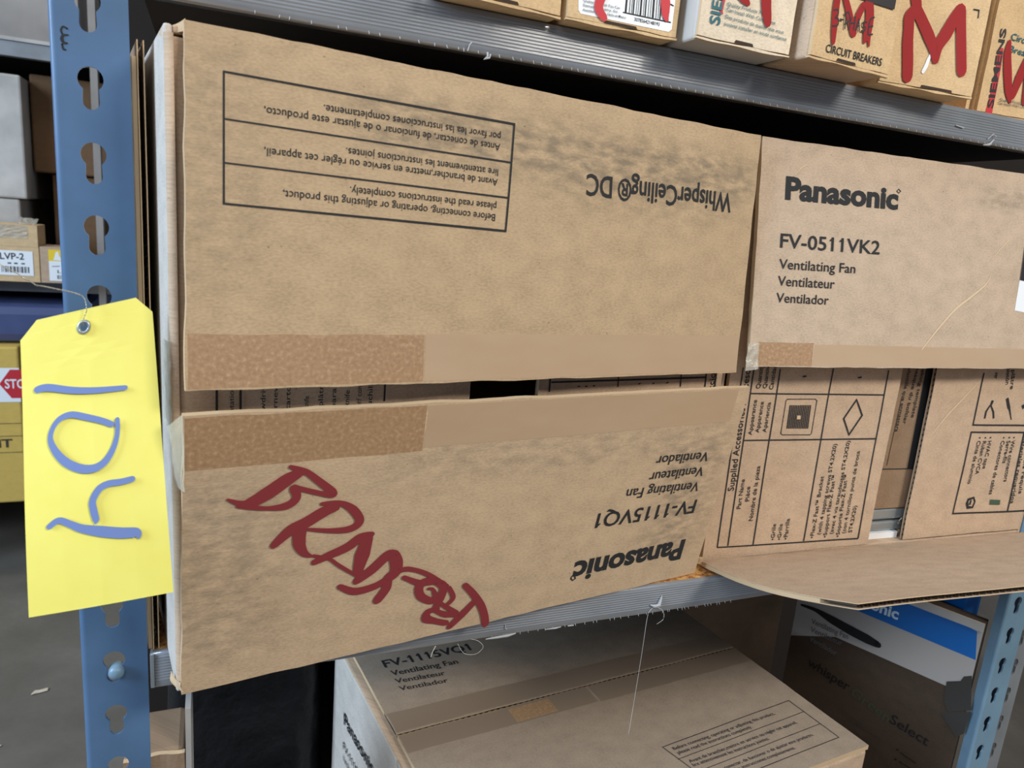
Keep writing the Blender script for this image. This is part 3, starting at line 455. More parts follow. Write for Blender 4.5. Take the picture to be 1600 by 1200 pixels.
def prints(key, pan, parent, only=None, over={}, hscale=1.0):
    """every printed or drawn group of a panel becomes one thin mesh under that panel's part"""
    order = ['white', 'blue', 'red', 'crease', 'creaseb', 'creasec', 'ink', 'inkb', 'inkc', 'inkd', 'icon', 'greyb', 'teal', 'greentext', 'green', 'grey', 'whitetext', 'paper', 'hand', 'handb', 'black', 'marker']
    for i, g in enumerate(order):
        kk = key + ':' + g
        if not (kk in TEXT or kk in STROKE or kk in FILL): continue
        mb = MB(); h = (.00022 + .00004 * i) * hscale
        for f in FILL.get(kk, []): put_fill(mb, pan, f, h)
        for s_ in STROKE.get(kk, []): put_stroke(mb, pan, s_, h + .00003, smooth=g in ('hand', 'handb', 'marker', 'black', 'crease', 'creaseb', 'creasec'))
        for t in TEXT.get(kk, []): put_text(mb, pan, *t[:6], bold=t[6], h=h + .00003)
        nm, mt = INKNAME[g]
        if g in over: mt = over[g]
        mb.build(nm, M[mt], parent, fix=False)

def frame(o, yaw):
    a = math.radians(yaw); u = Vector((math.cos(a), math.sin(a), 0)); n = Vector((math.sin(a), -math.cos(a), 0)); o = Vector(o)
    return lambda x, e, z: o + u * x + n * e + Vector((0, 0, z))

# ------------------------------------------------------------------ the setting
mb = MB(); mb.box((-6, -6, -.05), (7, 9, 0)); fl = mb.build('floor', M['concrete']); fl['kind'] = 'structure'

mb = MB(); mb.box((-6, -6, 4.6), (7, 9, 4.65)); o = mb.build('ceiling', M['whitecard']); o['kind'] = 'structure'
mb = MB(); mb.box((-6, 9, 0), (7, 9.1, 4.65)); o = mb.build('wall_back', M['greywrap']); o['kind'] = 'structure'

# ------------------------------------------------------------------ main shelving unit
SH = thing('shelving_unit', 'blue slotted steel shelving unit with grey ribbed shelf lips in the foreground', 'shelf', (.37, .22, 0))
def keyhole(cx, cz, n=16):
    r1, r2, dz = .0061, .0040, .0112; a0 = math.radians(-52); pts = []
    for i in range(n + 1):
        t = a0 + (math.pi - 2 * a0) * i / n; pts.append((cx + r1 * math.cos(t), cz + r1 * math.sin(t)))
    for i in range(9):
        t = math.pi + math.pi * i / 8; pts.append((cx + r2 * math.cos(t), cz - dz + r2 * math.sin(t)))
    return pts
def post(x0, x1, y, z0, z1, zh, pitch, mat, name='upright_post', parent=None, fdepth=.010, back=False, cx=None):
    """slotted post: a front plate with real keyholes, rounded into a folded flange along its left edge"""
    mb = MB(); r = .0032; t = .0018; s = 1 if not back else -1
    if cx is None: cx = (x0 + x1) / 2 - .0005
    holes = []; z = zh
    while z - .02 > z0: z -= pitch
    z += pitch
    while z + .01 < z1: holes.append(keyhole(cx, z)); z += pitch
    xl = x0 + r
    outer = [(xl, z0), (x1, z0), (x1, z1), (xl, z1)]
    loops = [outer] + holes; flat = [p for lp in loops for p in lp]
    tris = tessellate_polygon([[Vector((a, b, 0)) for a, b in lp] for lp in loops])
    N = len(flat)
    V = [(a, y, b) for a, b in flat] + [(a, y + s * t, b) for a, b in flat]
    F = [tuple(tr) for tr in tris] + [tuple(i + N for i in tr)[::-1] for tr in tris]; k = 0
    for lp in loops:
        for i in range(len(lp)):
            a = k + i; b = k + (i + 1) % len(lp); F.append((a, b, b + N, a + N))
        k += len(lp)
    mb.add(V, F)
    prof = [(xl, y), (xl, y + s * t)]; outerp = []; innerp = []
    for i in range(7):
        a = math.pi / 2 * i / 6
        outerp.append((xl - r * math.sin(a), y + s * (r - r * math.cos(a)))); innerp.append((xl - (r - t) * math.sin(a), y + s * (r - (r - t) * math.cos(a))))
    outerp.append((x0, y + s * fdepth)); innerp.append((x0 + t, y + s * fdepth))
    n = len(outerp); V = [(a, b, zz) for zz in (z0, z1) for a, b in outerp + innerp]; F = []
    for i in range(n - 1):
        F.append((i, i + 1, 2 * n + i + 1, 2 * n + i)); F.append((n + i, n + i + 1, 3 * n + i + 1, 3 * n + i))
        F.append((i, i + 1, n + i + 1, n + i)); F.append((2 * n + i, 2 * n + i + 1, 3 * n + i + 1, 3 * n + i))
    F.append((n - 1, 2 * n - 1, 4 * n - 1, 3 * n - 1)); mb.add(V, F)
    return mb.build(name, mat, parent)
pl = post(-.0752, -.0388, 0, 0, 2.0, 1.3425, .0376, M['blue_paint'], parent=SH, cx=-.0574)
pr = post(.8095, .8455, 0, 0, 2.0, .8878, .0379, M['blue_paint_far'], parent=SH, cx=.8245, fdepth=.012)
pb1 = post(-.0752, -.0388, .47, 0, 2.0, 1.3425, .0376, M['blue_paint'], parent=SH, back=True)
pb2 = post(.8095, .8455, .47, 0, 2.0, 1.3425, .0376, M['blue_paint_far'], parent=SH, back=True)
# rivet holding the middle shelf, seated in a keyhole of the left post
mb = MB(); prof = [(0, -.0046), (.0022, -.0044), (.0036, -.0036), (.0045, -.0022), (.0046, -.0008), (.0046, .004)]
V = []; F = []
for r_, y_ in prof:
    for k in range(20): V.append((-.0562 + r_ * math.cos(k * math.pi / 10), y_, .9588 + r_ * math.sin(k * math.pi / 10)))
for i in range(len(prof) - 1):
    for k in range(20): F.append((i * 20 + k, i * 20 + (k + 1) % 20, (i + 1) * 20 + (k + 1) % 20, (i + 1) * 20 + k))
mb.add(V, F); mb.build('rivet', M['blue_paint_far'], pl, smooth=True)
# scribbled mark on the left post
mb = MB(); pp = Panel([(-.0752, 0, 1.30), (-.0388, 0, 1.30), (-.0752, 0, 1.36), (-.0388, 0, 1.36)])
for q_ in [[(.0085, .0275, .0008), (.0068, .0282, .0009), (.0058, .0265, .0010), (.0062, .0248, .0008)], [(.0088, .0246, .0006), (.0066, .0240, .0012), (.0060, .0222, .0016), (.0068, .0206, .0013), (.0082, .0206, .0007)], [(.0060, .0198, .0009), (.0064, .0176, .0010), (.0074, .0174, .0007)]]:
    put_stroke(mb, pp, q_, .0002, True)
mb.build('pen_mark', M['ink'], pl, fix=False)
def shelf(ztop, deck='chip', lipdepth=.025):
    mb = MB(); mb.box((-.036, .004, ztop - .013), (.807, .435, ztop)); mb.mi[0] = 1; b = mb.build('shelf', [M[deck], M['shade_board']], SH)  # underside face painted near-black to stand for the shade below
    # lip: folded sheet whose face carries fine ribs
    n = 9; prof = [(.016, ztop - .0002), (.0006, ztop - .0002), (0, ztop - .0008)]
    z0 = ztop - .0026; z1 = ztop - lipdepth + .0042
    prof.append((0, z0))
    for i in range(n):
        a = z0 + (z1 - z0) * i / n; d = (z1 - z0) / n
        prof += [(-.00021 * (1 - math.cos(2 * math.pi * k / 8)), a + d * k / 8) for k in range(1, 9)]
    prof += [(0, ztop - lipdepth + .0006), (.0006, ztop - lipdepth), (.012, ztop - lipdepth)]
    xs = [-.0375 + (.8085 + .0375) * i / 60 for i in range(61)]
    inner = [(y + .0015, z) for y, z in prof][::-1]
    inner[0] = (prof[-1][0], prof[-1][1] + .0012); inner[1] = (.002, ztop - lipdepth + .0014); inner[-1] = (prof[0][0], ztop - .0012); inner[-2] = (.0018, ztop - .0012)
    pr_ = prof + inner; n_ = len(pr_); V = []; F = []
    for x in xs:
        for y, z in pr_:
            wav = .00022 * noise.noise(Vector((x * 30, z * 40, ztop))) if z < ztop - lipdepth + .003 else 0
            V.append((x, y + wav, z + wav))
    for i in range(len(xs) - 1):
        for k in range(n_): F.append((i * n_ + k, i * n_ + (k + 1) % n_, (i + 1) * n_ + (k + 1) % n_, (i + 1) * n_ + k))
    F.append(tuple(range(n_))); F.append(tuple((len(xs) - 1) * n_ + k for k in range(n_)))
    mb = MB(); mb.add(V, F); lp = mb.build('front_lip', M['vinyl'], b, smooth=True)
    return b, lp
ZT, ZM, ZL = 1.3754, .968, .56
shelf_top, lip_top = shelf(ZT, 'chip', .0248); shelf_mid, lip_mid = shelf(ZM); shelf_low, lip_low = shelf(ZL, 'shade_board')  # lower deck is painted dark in place of shade
shelf(.14, 'shade_board')
def fray(lip, ztop, spots, seed, extra=[]):
    """burrs of chewed plastic along the lower edge of a lip"""
    random.seed(seed); mb = MB()
    for x0, x1, n, ln in spots:
        for i in range(n):
            x = x0 + (x1 - x0) * (i + random.uniform(.1, .9)) / n; l = ln * random.uniform(.4, 1.3); a = random.uniform(-1, 1); z = ztop - .0249
            mb.tube([(x, -.0003, z + .0012), (x + .3 * l * a, -.0010, z - .3 * l), (x + l * a * .9, -.0016, z - .7 * l)], [.00022, .00018, .00008], 5)
    for pts, r in extra: mb.tube(pts, r, 6)
    mb.build('frayed_edge', M['vinyl_burr'], lip)
fray(lip_top, ZT, [(.02, .12, 10, .0009), (.12, .36, 34, .0012), (.36, .62, 30, .0009), (.62, .80, 26, .0011)], 3,
     [([(.1455, -.001, ZT - .025), (.1462, -.002, ZT - .0215), (.1474, -.002, ZT - .0200)], .00035), ([(.1585, -.001, ZT - .024), (.158, -.003, ZT - .0265), (.1555, -.0035, ZT - .0285), (.1592, -.003, ZT - .0272), (.1600, -.002, ZT - .025)], .0006),
      ([(.617, -.001, ZT - .021), (.6215, -.002, ZT - .0165), (.6250, -.0022, ZT - .0185)], .0005), ([(.625, -.001, ZT - .0205), (.619, -.002, ZT - .0255), (.611, -.0025, ZT - .0268)], [.0004, .0012, .0003]), ([(.575, -.0012, ZT - .0150), (.585, -.0012, ZT - .0160)], .0005)])
fray(lip_mid, ZM, [(.19, .345, 20, .0005), (.345, .42, 16, .0009)], 5,
     [([(.1895, -.0012, ZM - .0252), (.1975, -.0016, ZM - .0248), (.2075, -.0016, ZM - .0246), (.214, -.0012, ZM - .0240)], [.0004, .0009, .0011, .0004]), ([(.239, -.001, ZM - .0247), (.248, -.0014, ZM - .0246), (.253, -.001, ZM - .0244)], [.0003, .0007, .0003]), ([(.259, -.001, ZM - .0246), (.264, -.0012, ZM - .0246)], .0005),
      ([(.3345, -.001, ZM - .0165), (.3385, -.002, ZM - .0178), (.3425, -.0022, ZM - .0170), (.344, -.0015, ZM - .0125), (.3450, -.001, ZM - .0095)], [.0005, .0014, .0019, .0011, .0004]), ([(.205, -.0008, ZM - .0155), (.2048, -.0012, ZM - .0185), (.2062, -.001, ZM - .0195)], .0004)])
# cover plate end of the middle lip, seen in the gap next to the left post
mb = MB(); mb.box((-.0372, -.0012, ZM - .024), (-.0352, .004, ZM - .001)); mb.build('lip_clip', M['steel'], lip_mid)
mb = MB(); mb.box((-.076, .436, .1), (1.45, .44, 2.0)); mb.build('back_panel', M['shade_board'], SH)

# neighbouring bay post on the right edge
post(.852, .888, .012, 0, 2.0, .871, .0379, M['grey_paint'], name='slotted_post', fdepth=.02)
tag(bpy.data.objects['slotted_post'], 'grey slotted post of the next bay, at the right edge behind the blue post', 'post')

# ------------------------------------------------------------------ big carton on the left, lying on its side with its flaps to the front
fr1 = frame((-.0179, -.0491, ZM), 8.36)
B1 = thing('cardboard_box', 'large brown fan carton with upside-down print and red marker writing', 'box', fr1(.2, -.12, 0), 'fan cartons')
def shell(fr, W, D, H, x0, t=.004, mat=None, parent=None, side_mat=None, name='body'):
    mb = MB()
    mb.box((x0, -D, .0006), (x0 + t, -.004, H), fr=fr, mi=1); mb.box((W - t, -D, .0006), (W, -.004, H), fr=fr)
    mb.box((x0 + t, -D, .0006), (W - t, -.004, t), fr=fr); mb.box((x0 + t, -D, H - t), (W - t, -.004, H), fr=fr); mb.box((x0 + t, -D, t), (W - t, -D + t, H - t), fr=fr)
    o = mb.build(name, [mat, side_mat or mat], parent)
    bv = o.modifiers.new('b', 'BEVEL'); bv.width = .0012; bv.segments = 2
    return o
shell(fr1, .4095, .233, .3615, -.0020, mat=M['card_in'], side_mat=M['card_lit_side'], parent=B1)
# rounded fold between side and front, continuing into the narrow flap behind the big ones
N1, N2 = Panel('N1'), Panel('N2')
mb = MB(); V = []; F = []; n = 8
for z in (.004, .12, .24, .357):
    for i in range(n + 1):
        a = math.pi / 2 * i / n; r = .004
        V.append(fr1(-.0020 + r - r * math.cos(a), -.004 + r * math.sin(a) - .0005, z))
    for i in range(n + 1):
        a = math.pi / 2 * (n - i) / n; r = .004; ri = .0022
        V.append(fr1(-.0020 + r - ri * math.cos(a), -.004 + ri * math.sin(a) - .0005, z))
K = 2 * (n + 1)
for j in range(3):
    for k in range(K): F.append((j * K + k, j * K + (k + 1) % K, (j + 1) * K + (k + 1) % K, (j + 1) * K + k))
F.append(tuple(range(K))); F.append(tuple(3 * K + k for k in range(K)))
mb.add(V, F); mb.build('corner_fold', M['card_in'], B1, smooth=False)
mb = MB(); slab(mb, N1, .004, N1.w, 0, N1.h, -.004, 0, 8, 8, .0005, 1); f_ = mb.build('side_flap', [M['card_in'], M['edge']], B1); prints('N1', N1, f_)
mb = MB(); slab(mb, N2, 0, N2.w - .002, 0, N2.h, -.004, 0, 8, 8, .0005, 2); f_ = mb.build('side_flap', [M['card_in'], M['edge']], B1); prints('N2', N2, f_)
T1, T2 = Panel('T1'), Panel('T2')
T1.disp = lambda u, v: .0016 * math.sin(math.pi * v / T1.h) * math.sin(math.pi * u / T1.w) + .0005 * noise.noise(Vector((u * 14, v * 14, 1)))
T2.disp = lambda u, v: .0012 * math.sin(math.pi * v / T2.h) * math.sin(math.pi * u / T2.w) + .0005 * noise.noise(Vector((u * 14, v * 14, 4)))
mb = MB(); slab(mb, T1, 0, T1.w, 0, T1.h, -.004, 0, 48, 24, .0008, 3); top1 = mb.build('flap', [M['card_top'], M['edge']], B1); prints('T1', T1, top1)
mb = MB(); slab(mb, T2, 0, T2.w, .0012, T2.h, -.004, 0, 48, 24, .0008, 4); low1 = mb.build('flap', [M['card_low'], M['edge']], B1); prints('T2', T2, low1)
def tape(pan, parent, u0, u1, v0, v1, mat, h=.00012, seed=0, wob=.0006, label=None):
    mb = MB(); slab(mb, pan, u0, u1, v0, v1, .00002, h, max(4, int((u1 - u0) * 120)), 5, wob, seed, 0, 0); o = mb.build('packing_tape', mat, parent)
    if label: o['label'] = label
tape(T1, top1, .001, .129, .0012, .0285, M['tape_brown'], seed=11, label='scuffed tan tape')
tape(T1, top1, .130, T1.w - .001, .0012, .0290, M['tape_clear'], seed=12)
tape(T2, low1, .001, .132, T2.h - .031, T2.h - .0012, M['tape_brown'], seed=13, label='scuffed tan tape')
tape(T2, low1, .133, T2.w - .012, T2.h - .029, T2.h - .0012, M['tape_clear'], seed=14)
# torn tape ends over the left corner
def film(parent, quadpts, amp, seed, mat, nu=8, nv=8, name='torn_tape'):
    pn = Panel(quadpts); pn.disp = lambda u, v: amp * noise.noise(Vector((u * 160 + seed, v * 160, seed)))
    mb = MB(); slab(mb, pn, 0, pn.w, 0, pn.h, -.0001, .0001, nu, nv, .0014, seed, 0, 0); mb.build(name, mat, parent)
film(B1, [fr1(-.0030, -.030, .160), fr1(-.0022, .0012, .158), fr1(-.0030, -.030, .205), fr1(-.0022, .0012, .208)], .0014, 3, M['film'])
film(low1, [fr1(-.0025, .010, .134), fr1(.0012, .022, .134), fr1(-.0048, .014, .168), fr1(.0005, .0262, .1765)], .0008, 8, M['film'])
# printed bar block on the left side, low down
mb = MB(); sp_ = Panel([fr1(-.0021, -.105, 0), fr1(-.0021, 0, 0), fr1(-.0021, -.105, .36), fr1(-.0021, 0, .36)])
for a, b, c_, d in [(.022, .040, .060, .098), (.022, .040, .036, .056), (.024, .041, .014, .032)]:
    for i in range(3): put_fill(mb, sp_, [(a + i * .0062, c_ + i * .002), (a + i * .0062 + .0046, c_ + i * .002 - .002), (a + i * .0062 + .0046, d), (a + i * .0062, d + .002)], .0003)
mb.build('printed_bars', M['ink'], B1, fix=False)
# crumpled torn corner at the top left
film(B1, [fr1(-.0032, -.014, .3565), fr1(.0068, -.001, .3585), fr1(-.0020, -.012, .3600), fr1(.0075, .000, .3640)], .0010, 9, M['edge'], 10, 5, 'torn_corner')
film(B1, [fr1(-.0036, -.010, .0030), fr1(.001, .0015, .0028), fr1(-.0040, -.012, .010), fr1(-.0006, .0015, .009)], .002, 12, M['edge'], 8, 6, 'torn_corner')

# ------------------------------------------------------------------ second carton, lower flap folded open
fr2 = frame((.395, .0235, ZM), -2.9)
B2 = thing('cardboard_box', 'large brown fan carton with upright print and its lower flap folded open', 'box', fr2(.2, -.12, 0), 'fan cartons')
shell(fr2, .4135, .233, .363, .001, mat=M['card_in'], parent=B2)
T3, T4, M1, M2 = Panel('T3'), Panel('T4'), Panel('M1'), Panel('M2')
T3.disp = lambda u, v: .0012 * math.sin(math.pi * v / T3.h) * math.sin(math.pi * u / T3.w) + .0006 * noise.noise(Vector((u * 14, v * 14, 9)))
M1.disp = lambda u, v: .0006 * noise.noise(Vector((u * 18, v * 18, 2)))
M2.disp = lambda u, v: .0008 * noise.noise(Vector((u * 18, v * 18, 6)))
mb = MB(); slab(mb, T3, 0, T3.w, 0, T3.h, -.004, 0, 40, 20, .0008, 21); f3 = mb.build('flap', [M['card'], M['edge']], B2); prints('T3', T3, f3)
tape(T3, f3, .008, .064, .001, .0200, M['tape_brown'], seed=22, label='scuffed tan tape'); tape(T3, f3, .065, T3.w - .002, .001, .0190, M['tape_clear'], seed=23)
film(f3, [T3.p(-.0035, -.003, .0002), T3.p(.0085, -.002, .0012), T3.p(-.002, .018, .0004), T3.p(.0075, .019, .0014)], .0014, 31, M['film'], 10, 10)
def corrugated(pan, u0, u1, v0, v1, th, edge, pitch=.0068, depth=.03, nu=40, nv=14, wob=.0006, seed=0, bow=0.0):
    """two liners with a fluted core showing along one cut edge ('v0' or 'u0')"""
    mb = MB(); slab(mb, pan, u0, u1, v0, v1, -.0006, 0, nu, nv, wob, seed); slab(mb, pan, u0, u1, v0, v1, -th, -th + .0006, nu, nv, wob, seed + .3)
    L = (u1 - u0) if edge == 'v0' else (v1 - v0); n = int(L / pitch * 8); V = []; F = []; UV = []
    for i in range(n + 1):
        s_ = L * i / n; h = -th / 2 + (th / 2 - .0007) * math.sin(2 * math.pi * s_ / pitch)
        for d in (.0012, depth):
            u, v = (u0 + s_, v0 + d) if edge == 'v0' else (u0 + d, v0 + s_)
            V.append(pan.p(u, v, h)); UV.append((u, v))
    for i in range(n): F.append((2 * i, 2 * i + 1, 2 * i + 3, 2 * i + 2))
    mb.add(V, F, UV, 2)
    return mb
T4.disp = lambda u, v: -.006 * math.exp(-((u - .0) / .10) ** 2) * math.sin(math.pi * v / T4.h) + .0012 * noise.noise(Vector((u * 9, v * 9, 3)))
mb = corrugated(T4, .0, T4.w, 0, T4.h, .0042, 'v0'); slab(mb, T4, 0, T4.w, .034, T4.h, -.0038, -.0008, 20, 6); f4 = mb.build('flap', [M['card_in'], M['edge'], M['edge_dark']], B2); f4['label'] = 'flap folded open towards the viewer'
mb = MB(); slab(mb, M1, 0, M1.w, 0, M1.h, -.004, 0, 16, 20, .0006, 41); m1 = mb.build('side_flap', [M['card_in'], M['edge']], B2); prints('M1', M1, m1)
# lower border strip of the opening in front of the flaps
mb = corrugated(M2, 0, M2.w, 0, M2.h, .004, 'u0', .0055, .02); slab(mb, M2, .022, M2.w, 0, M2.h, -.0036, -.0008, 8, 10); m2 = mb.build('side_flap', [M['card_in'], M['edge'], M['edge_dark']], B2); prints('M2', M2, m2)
film(B2, [fr2(-.0030, .001, .0035), fr2(.0045, .006, .0025), fr2(-.0035, .001, .010), fr2(.004, .005, .009)], .0015, 33, M['edge'], 8, 8, 'torn_corner')
# what the gap between the flaps shows
IN = Panel('IN')
mb = MB(); slab(mb, IN, 0, IN.w, .0365, IN.h, -.0012, 0, 6, 10, 0); ins = mb.build('paper_template', [M['card_brown'], M['edge']]); tag(ins, 'brown printed masking template standing inside the open fan carton', 'template'); prints('IN', IN, ins)
FN = thing('ventilating_fan', 'grey steel ventilating fan body seen through the gap between the open carton flaps', 'fan', fr2(.22, -.1, .004))
mb = MB(); mb.box((.06, -.215, .005), (.36, -.055, .30), fr=fr2); mb.build('housing', M['steel'], FN)
mb = MB(); mb.box((.08, -.030, .0235), (.34, -.014, .0350), fr=fr2); o = mb.build('mounting_rail', M['steel'], FN); bv = o.modifiers.new('b', 'BEVEL'); bv.width = .002; bv.segments = 3
mb = MB(); mb.box((.08, -.030, .0115), (.34, -.014, .0215), fr=fr2); o = mb.build('mounting_rail', M['steel'], FN); bv = o.modifiers.new('b', 'BEVEL'); bv.width = .002; bv.segments = 3
mb = MB(); mb.tube([fr2(.2455, -.0135, .0195), fr2(.2455, -.011, .0195)], .0018, 10); mb.tube([fr2(.2455, -.013, .0215), fr2(.2470, -.0115, .0255)], .0008, 6); mb.build('screw', M['wire'], FN)
mb = MB(); mb.box((.10, -.034, .0042), (.2455, -.012, .0105), fr=fr2); tag(mb.build('foam_block', M['white']), 'white foam packing block under the fan rails inside the open carton', 'packing')
mb = MB(); mb.box((.2490, -.034, .0042), (.2545, -.013, .0115), fr=fr2); tag(mb.build('cardboard_scrap', M['card_brown']), 'small brown cardboard scrap beside the white foam inside the open carton', 'scrap')

# flattened carton wedged between the left post and the big carton
sf = frame((-.0425, .030, ZM), 88.5)
FS = thing('flattened_carton', 'flattened brown corrugated carton standing on edge between the blue post and the left fan carton', 'cardboard', (-.04, .1, ZM))
pA = Panel([(-.0362, .0040, ZM + .0008), (-.0652, .201, ZM + .0008), (-.0362, .0040, ZM + .352), (-.0652, .201, ZM + .352)])
mb = MB(); slab(mb, pA, 0, pA.w, 0, pA.h, -.0022, 0, 6, 20, .0004, 51); mb.build('panel', [M['card'], M['edge']], FS)
pBk = Panel([(-.0322, .0034, ZM + .0008), (-.0612, .2004, ZM + .0008), (-.0322, .0034, ZM + .360), (-.0612, .2004, ZM + .360)])
mb = corrugated(pBk, 0, pBk.w, 0, pBk.h, .0036, 'u0', .006, .004); mb.build('panel', [M['card_brown'], M['edge'], M['edge_dark']], FS)

# ------------------------------------------------------------------ lower shelf
LB = thing('cardboard_box', 'brown fan carton lying on the lower shelf with a taped seam across its top', 'box', (.36, .11, ZL), 'fan cartons')
LF, LBk, LS, LN = Panel('LF'), Panel('LB'), Panel('LS'), Panel('LN')
un = (LF.br - LF.bl).normalized(); dn = (LBk.tl - LF.bl).normalized(); z_ = Vector((0, 0, 1))
def frl(x, y, z): return LF.bl + un * x + dn * y + Vector((0, 0, z - (LF.bl.z)))
D_ = (LBk.tl - LF.bl).length
mb = MB(); mb.box((-.008, 0, ZL + .0005), (.4064, D_, LF.bl.z - .0055), fr=frl, mi=0); mb.mi[5] = 1; o = mb.build('body', [M['card_in'], M['card_lit_side']], LB); bv = o.modifiers.new('b', 'BEVEL'); bv.width = .003; bv.segments = 3
prints('LS', LS, o, hscale=3)
LF.disp = lambda u, v: .0006 * noise.noise(Vector((u * 14, v * 14, 12))); LBk.disp = lambda u, v: .0006 * noise.noise(Vector((u * 14, v * 14, 15)))
mb = MB(); slab(mb, LF, 0, LF.w, .0, LF.h - .0012, -.0045, 0, 30, 14, .0006, 61); o = mb.build('flap', [M['card_shaded'], M['edge']], LB); prints('LF', LF, o); ff = o
mb = corrugated(LBk, 0, LBk.w, .0012, LBk.h, .0045, 'v0', .0062, .03); slab(mb, LBk, 0, LBk.w, .034, LBk.h, -.004, -.0008, 10, 6); o = mb.build('flap', [M['card_shaded'], M['edge'], M['edge_dark']], LB); prints('LB', LBk, o)
tape(LF, ff, .001, .20, LF.h - .026, LF.h - .002, M['tape_dull'], seed=62); tape(LF, ff, .11, .155, LF.h - .024, LF.h - .0045, M['tape_brown'], .0002, seed=63); tape(LF, ff, .203, LF.w - .001, LF.h - .027, LF.h - .002, M['tape_dull'], seed=65)
tape(LBk, o, .001, LBk.w - .001, .003, .030, M['tape_dull'], seed=64)
film(ff, [LS.p(LS.w - .145, .192, .0009), LS.p(LS.w - .118, .188, .0009), LS.p(LS.w - .150, .228, .0007), LS.p(LS.w - .120, .229, .0007)], .0008, 66, M['film'], 10, 8)

# black plastic sack, lumpy and folded
mb = MB(); V = []; F = []; nu_, nz_ = 72, 30
for j in range(nz_ + 1):
    t = j / nz_; z = ZL + .001 + .335 * t
    for i in range(nu_):
        a = 2 * math.pi * i / nu_; ca, sa = math.cos(a), math.sin(a)
        e = .42; sx = math.copysign(abs(ca) ** e, ca); sy = math.copysign(abs(sa) ** e, sa)
        k_ = (1 - .10 * t ** 3) * (1 - (.9 if j == nz_ else 0)) * (1 - .18 * max(0, t - .85) / .15)
        wob = .006 * noise.noise(Vector((sx * 2.5, sy * 2.5, z * 16))) + .0035 * noise.noise(Vector((sx * 7, sy * 7 + z * 30, z * 60)))
        V.append((.0330 + sx * (.081 + wob * .6) * k_, .336 + sy * (.084 + wob * .8) * k_, z))
for j in range(nz_):
    for i in range(nu_): F.append((j * nu_ + i, j * nu_ + (i + 1) % nu_, (j + 1) * nu_ + (i + 1) % nu_, (j + 1) * nu_ + i))
F.append(tuple(range(nu_))); F.append(tuple(nz_ * nu_ + i for i in range(nu_)))
mb.add(V, F); tag(mb.build('plastic_bag', M['black_film'], smooth=True), 'black plastic sack at the back of the lower shelf, left of the taped carton', 'bag')
# brown carton between the sack and the left post
CB = thing('cardboard_box', 'crushed brown carton with a grey edge, lower shelf beside the left blue post', 'box', (-.03, .15, ZL))
mb = MB(); mb.box((-.060, .045, ZL + .0005), (-.0205, .095, ZL + .300)); o = mb.build('body', M['card_brown'], CB); bv = o.modifiers.new('b', 'BEVEL'); bv.width = .004; bv.segments = 2
mb = MB(); mb.box((-.0195, .040, ZL + .001), (-.0158, .092, ZL + .335)); o = mb.build('side_flap', M['whitecard'], CB)
mb = MB(); pn = Panel([(-.060, .0445, ZL + .010), (-.0205, .0445, ZL + .010), (-.060, .0445, ZL + .299), (-.0205, .0445, ZL + .299)]); pn.disp = lambda u, v: .003 * noise.noise(Vector((u * 60, v * 40, 3))) + .001
slab(mb, pn, 0, pn.w, 0, pn.h, -.002, .002, 10, 16, .001, 5); mb.build('front_flap', [M['card_brown'], M['edge']], CB)
# carton with the blue band, standing end-on by the right post
M['card_umber'] = card('umber_cardboard', (70, 56, 44)); M['greyboard'] = plain('grey_white_board', (168, 163, 158), .6)
GB = thing('cardboard_box', 'brown and white carton with a blue band, against the right blue post', 'box', (.73, .07, ZL))
G = Panel('G'); gn_ = G.n
mb = MB(); V = [G.p(u, v, h) for h in (0, -.016) for u, v in ((0, .0005), (G.w, .0005), (G.w, G.h), (0, G.h))]
mb.add(V, [(0, 1, 2, 3), (7, 6, 5, 4), (0, 4, 5, 1), (1, 5, 6, 2), (2, 6, 7, 3), (3, 7, 4, 0)], [(u, v) for k in range(2) for u, v in ((0, 0), (G.w, 0), (G.w, G.h), (0, G.h))])
o = mb.build('body', M['card_umber'], GB); prints('G', G, o, over={'ink': 'deepblack', 'inkb': 'deepblack', 'inkc': 'deepblack', 'inkd': 'deepblack', 'black': 'deepblack'})
mb = MB(); put_fill(mb, G, [(0, .180), (.055, .205), (G.w, .205), (G.w, G.h - .001), (0, G.h - .001)], .00012); mb.build('pale_panel', M['greyboard'], o, fix=False)
mb = MB(); slab(mb, G, .06, G.w, G.h - .010, G.h + .0005, .0004, .0018, 6, 2); mb.build('top_strip', [M['whitecard'], M['edge']], GB)
# dark things at the back of the lower shelf
mb = MB(); mb.box((.60, .30, ZL + .0005), (.80, .42, ZL + .245)); o = mb.build('cardboard_box', M['card_brown']); tag(o, 'plain dark brown carton at the back of the lower shelf, behind the blue-banded carton', 'box'); bv = o.modifiers.new('b', 'BEVEL'); bv.width = .003
mb = MB(); V = []; F = []
for j in range(13):
    a = -math.pi / 2 + math.pi * j / 12
    for i in range(28):
        b = 2 * math.pi * i / 28; V.append((.535 + .062 * math.cos(a) ** .6 * math.cos(b) if j not in (0, 12) else .535, .355 + .055 * (math.cos(a) ** .6 if j not in (0, 12) else 0) * math.sin(b), ZL + .155 + .154 * math.sin(a)))
for j in range(12):
    for i in range(28): F.append((j * 28 + i, j * 28 + (i + 1) % 28, (j + 1) * 28 + (i + 1) % 28, (j + 1) * 28 + i))
mb.add(V, F); tag(mb.build('plastic_bag', M['black_film'], smooth=True), 'rounded black plastic sack at the back, right of the taped carton on the lower shelf', 'bag')
mb = MB(); mb.box((.8085, .046, ZL + .0005), (.836, .20, ZL + .372)); tag(mb.build('cardboard_box', M['blue']), 'plain blue carton showing above the top edge of the blue-banded carton', 'box')

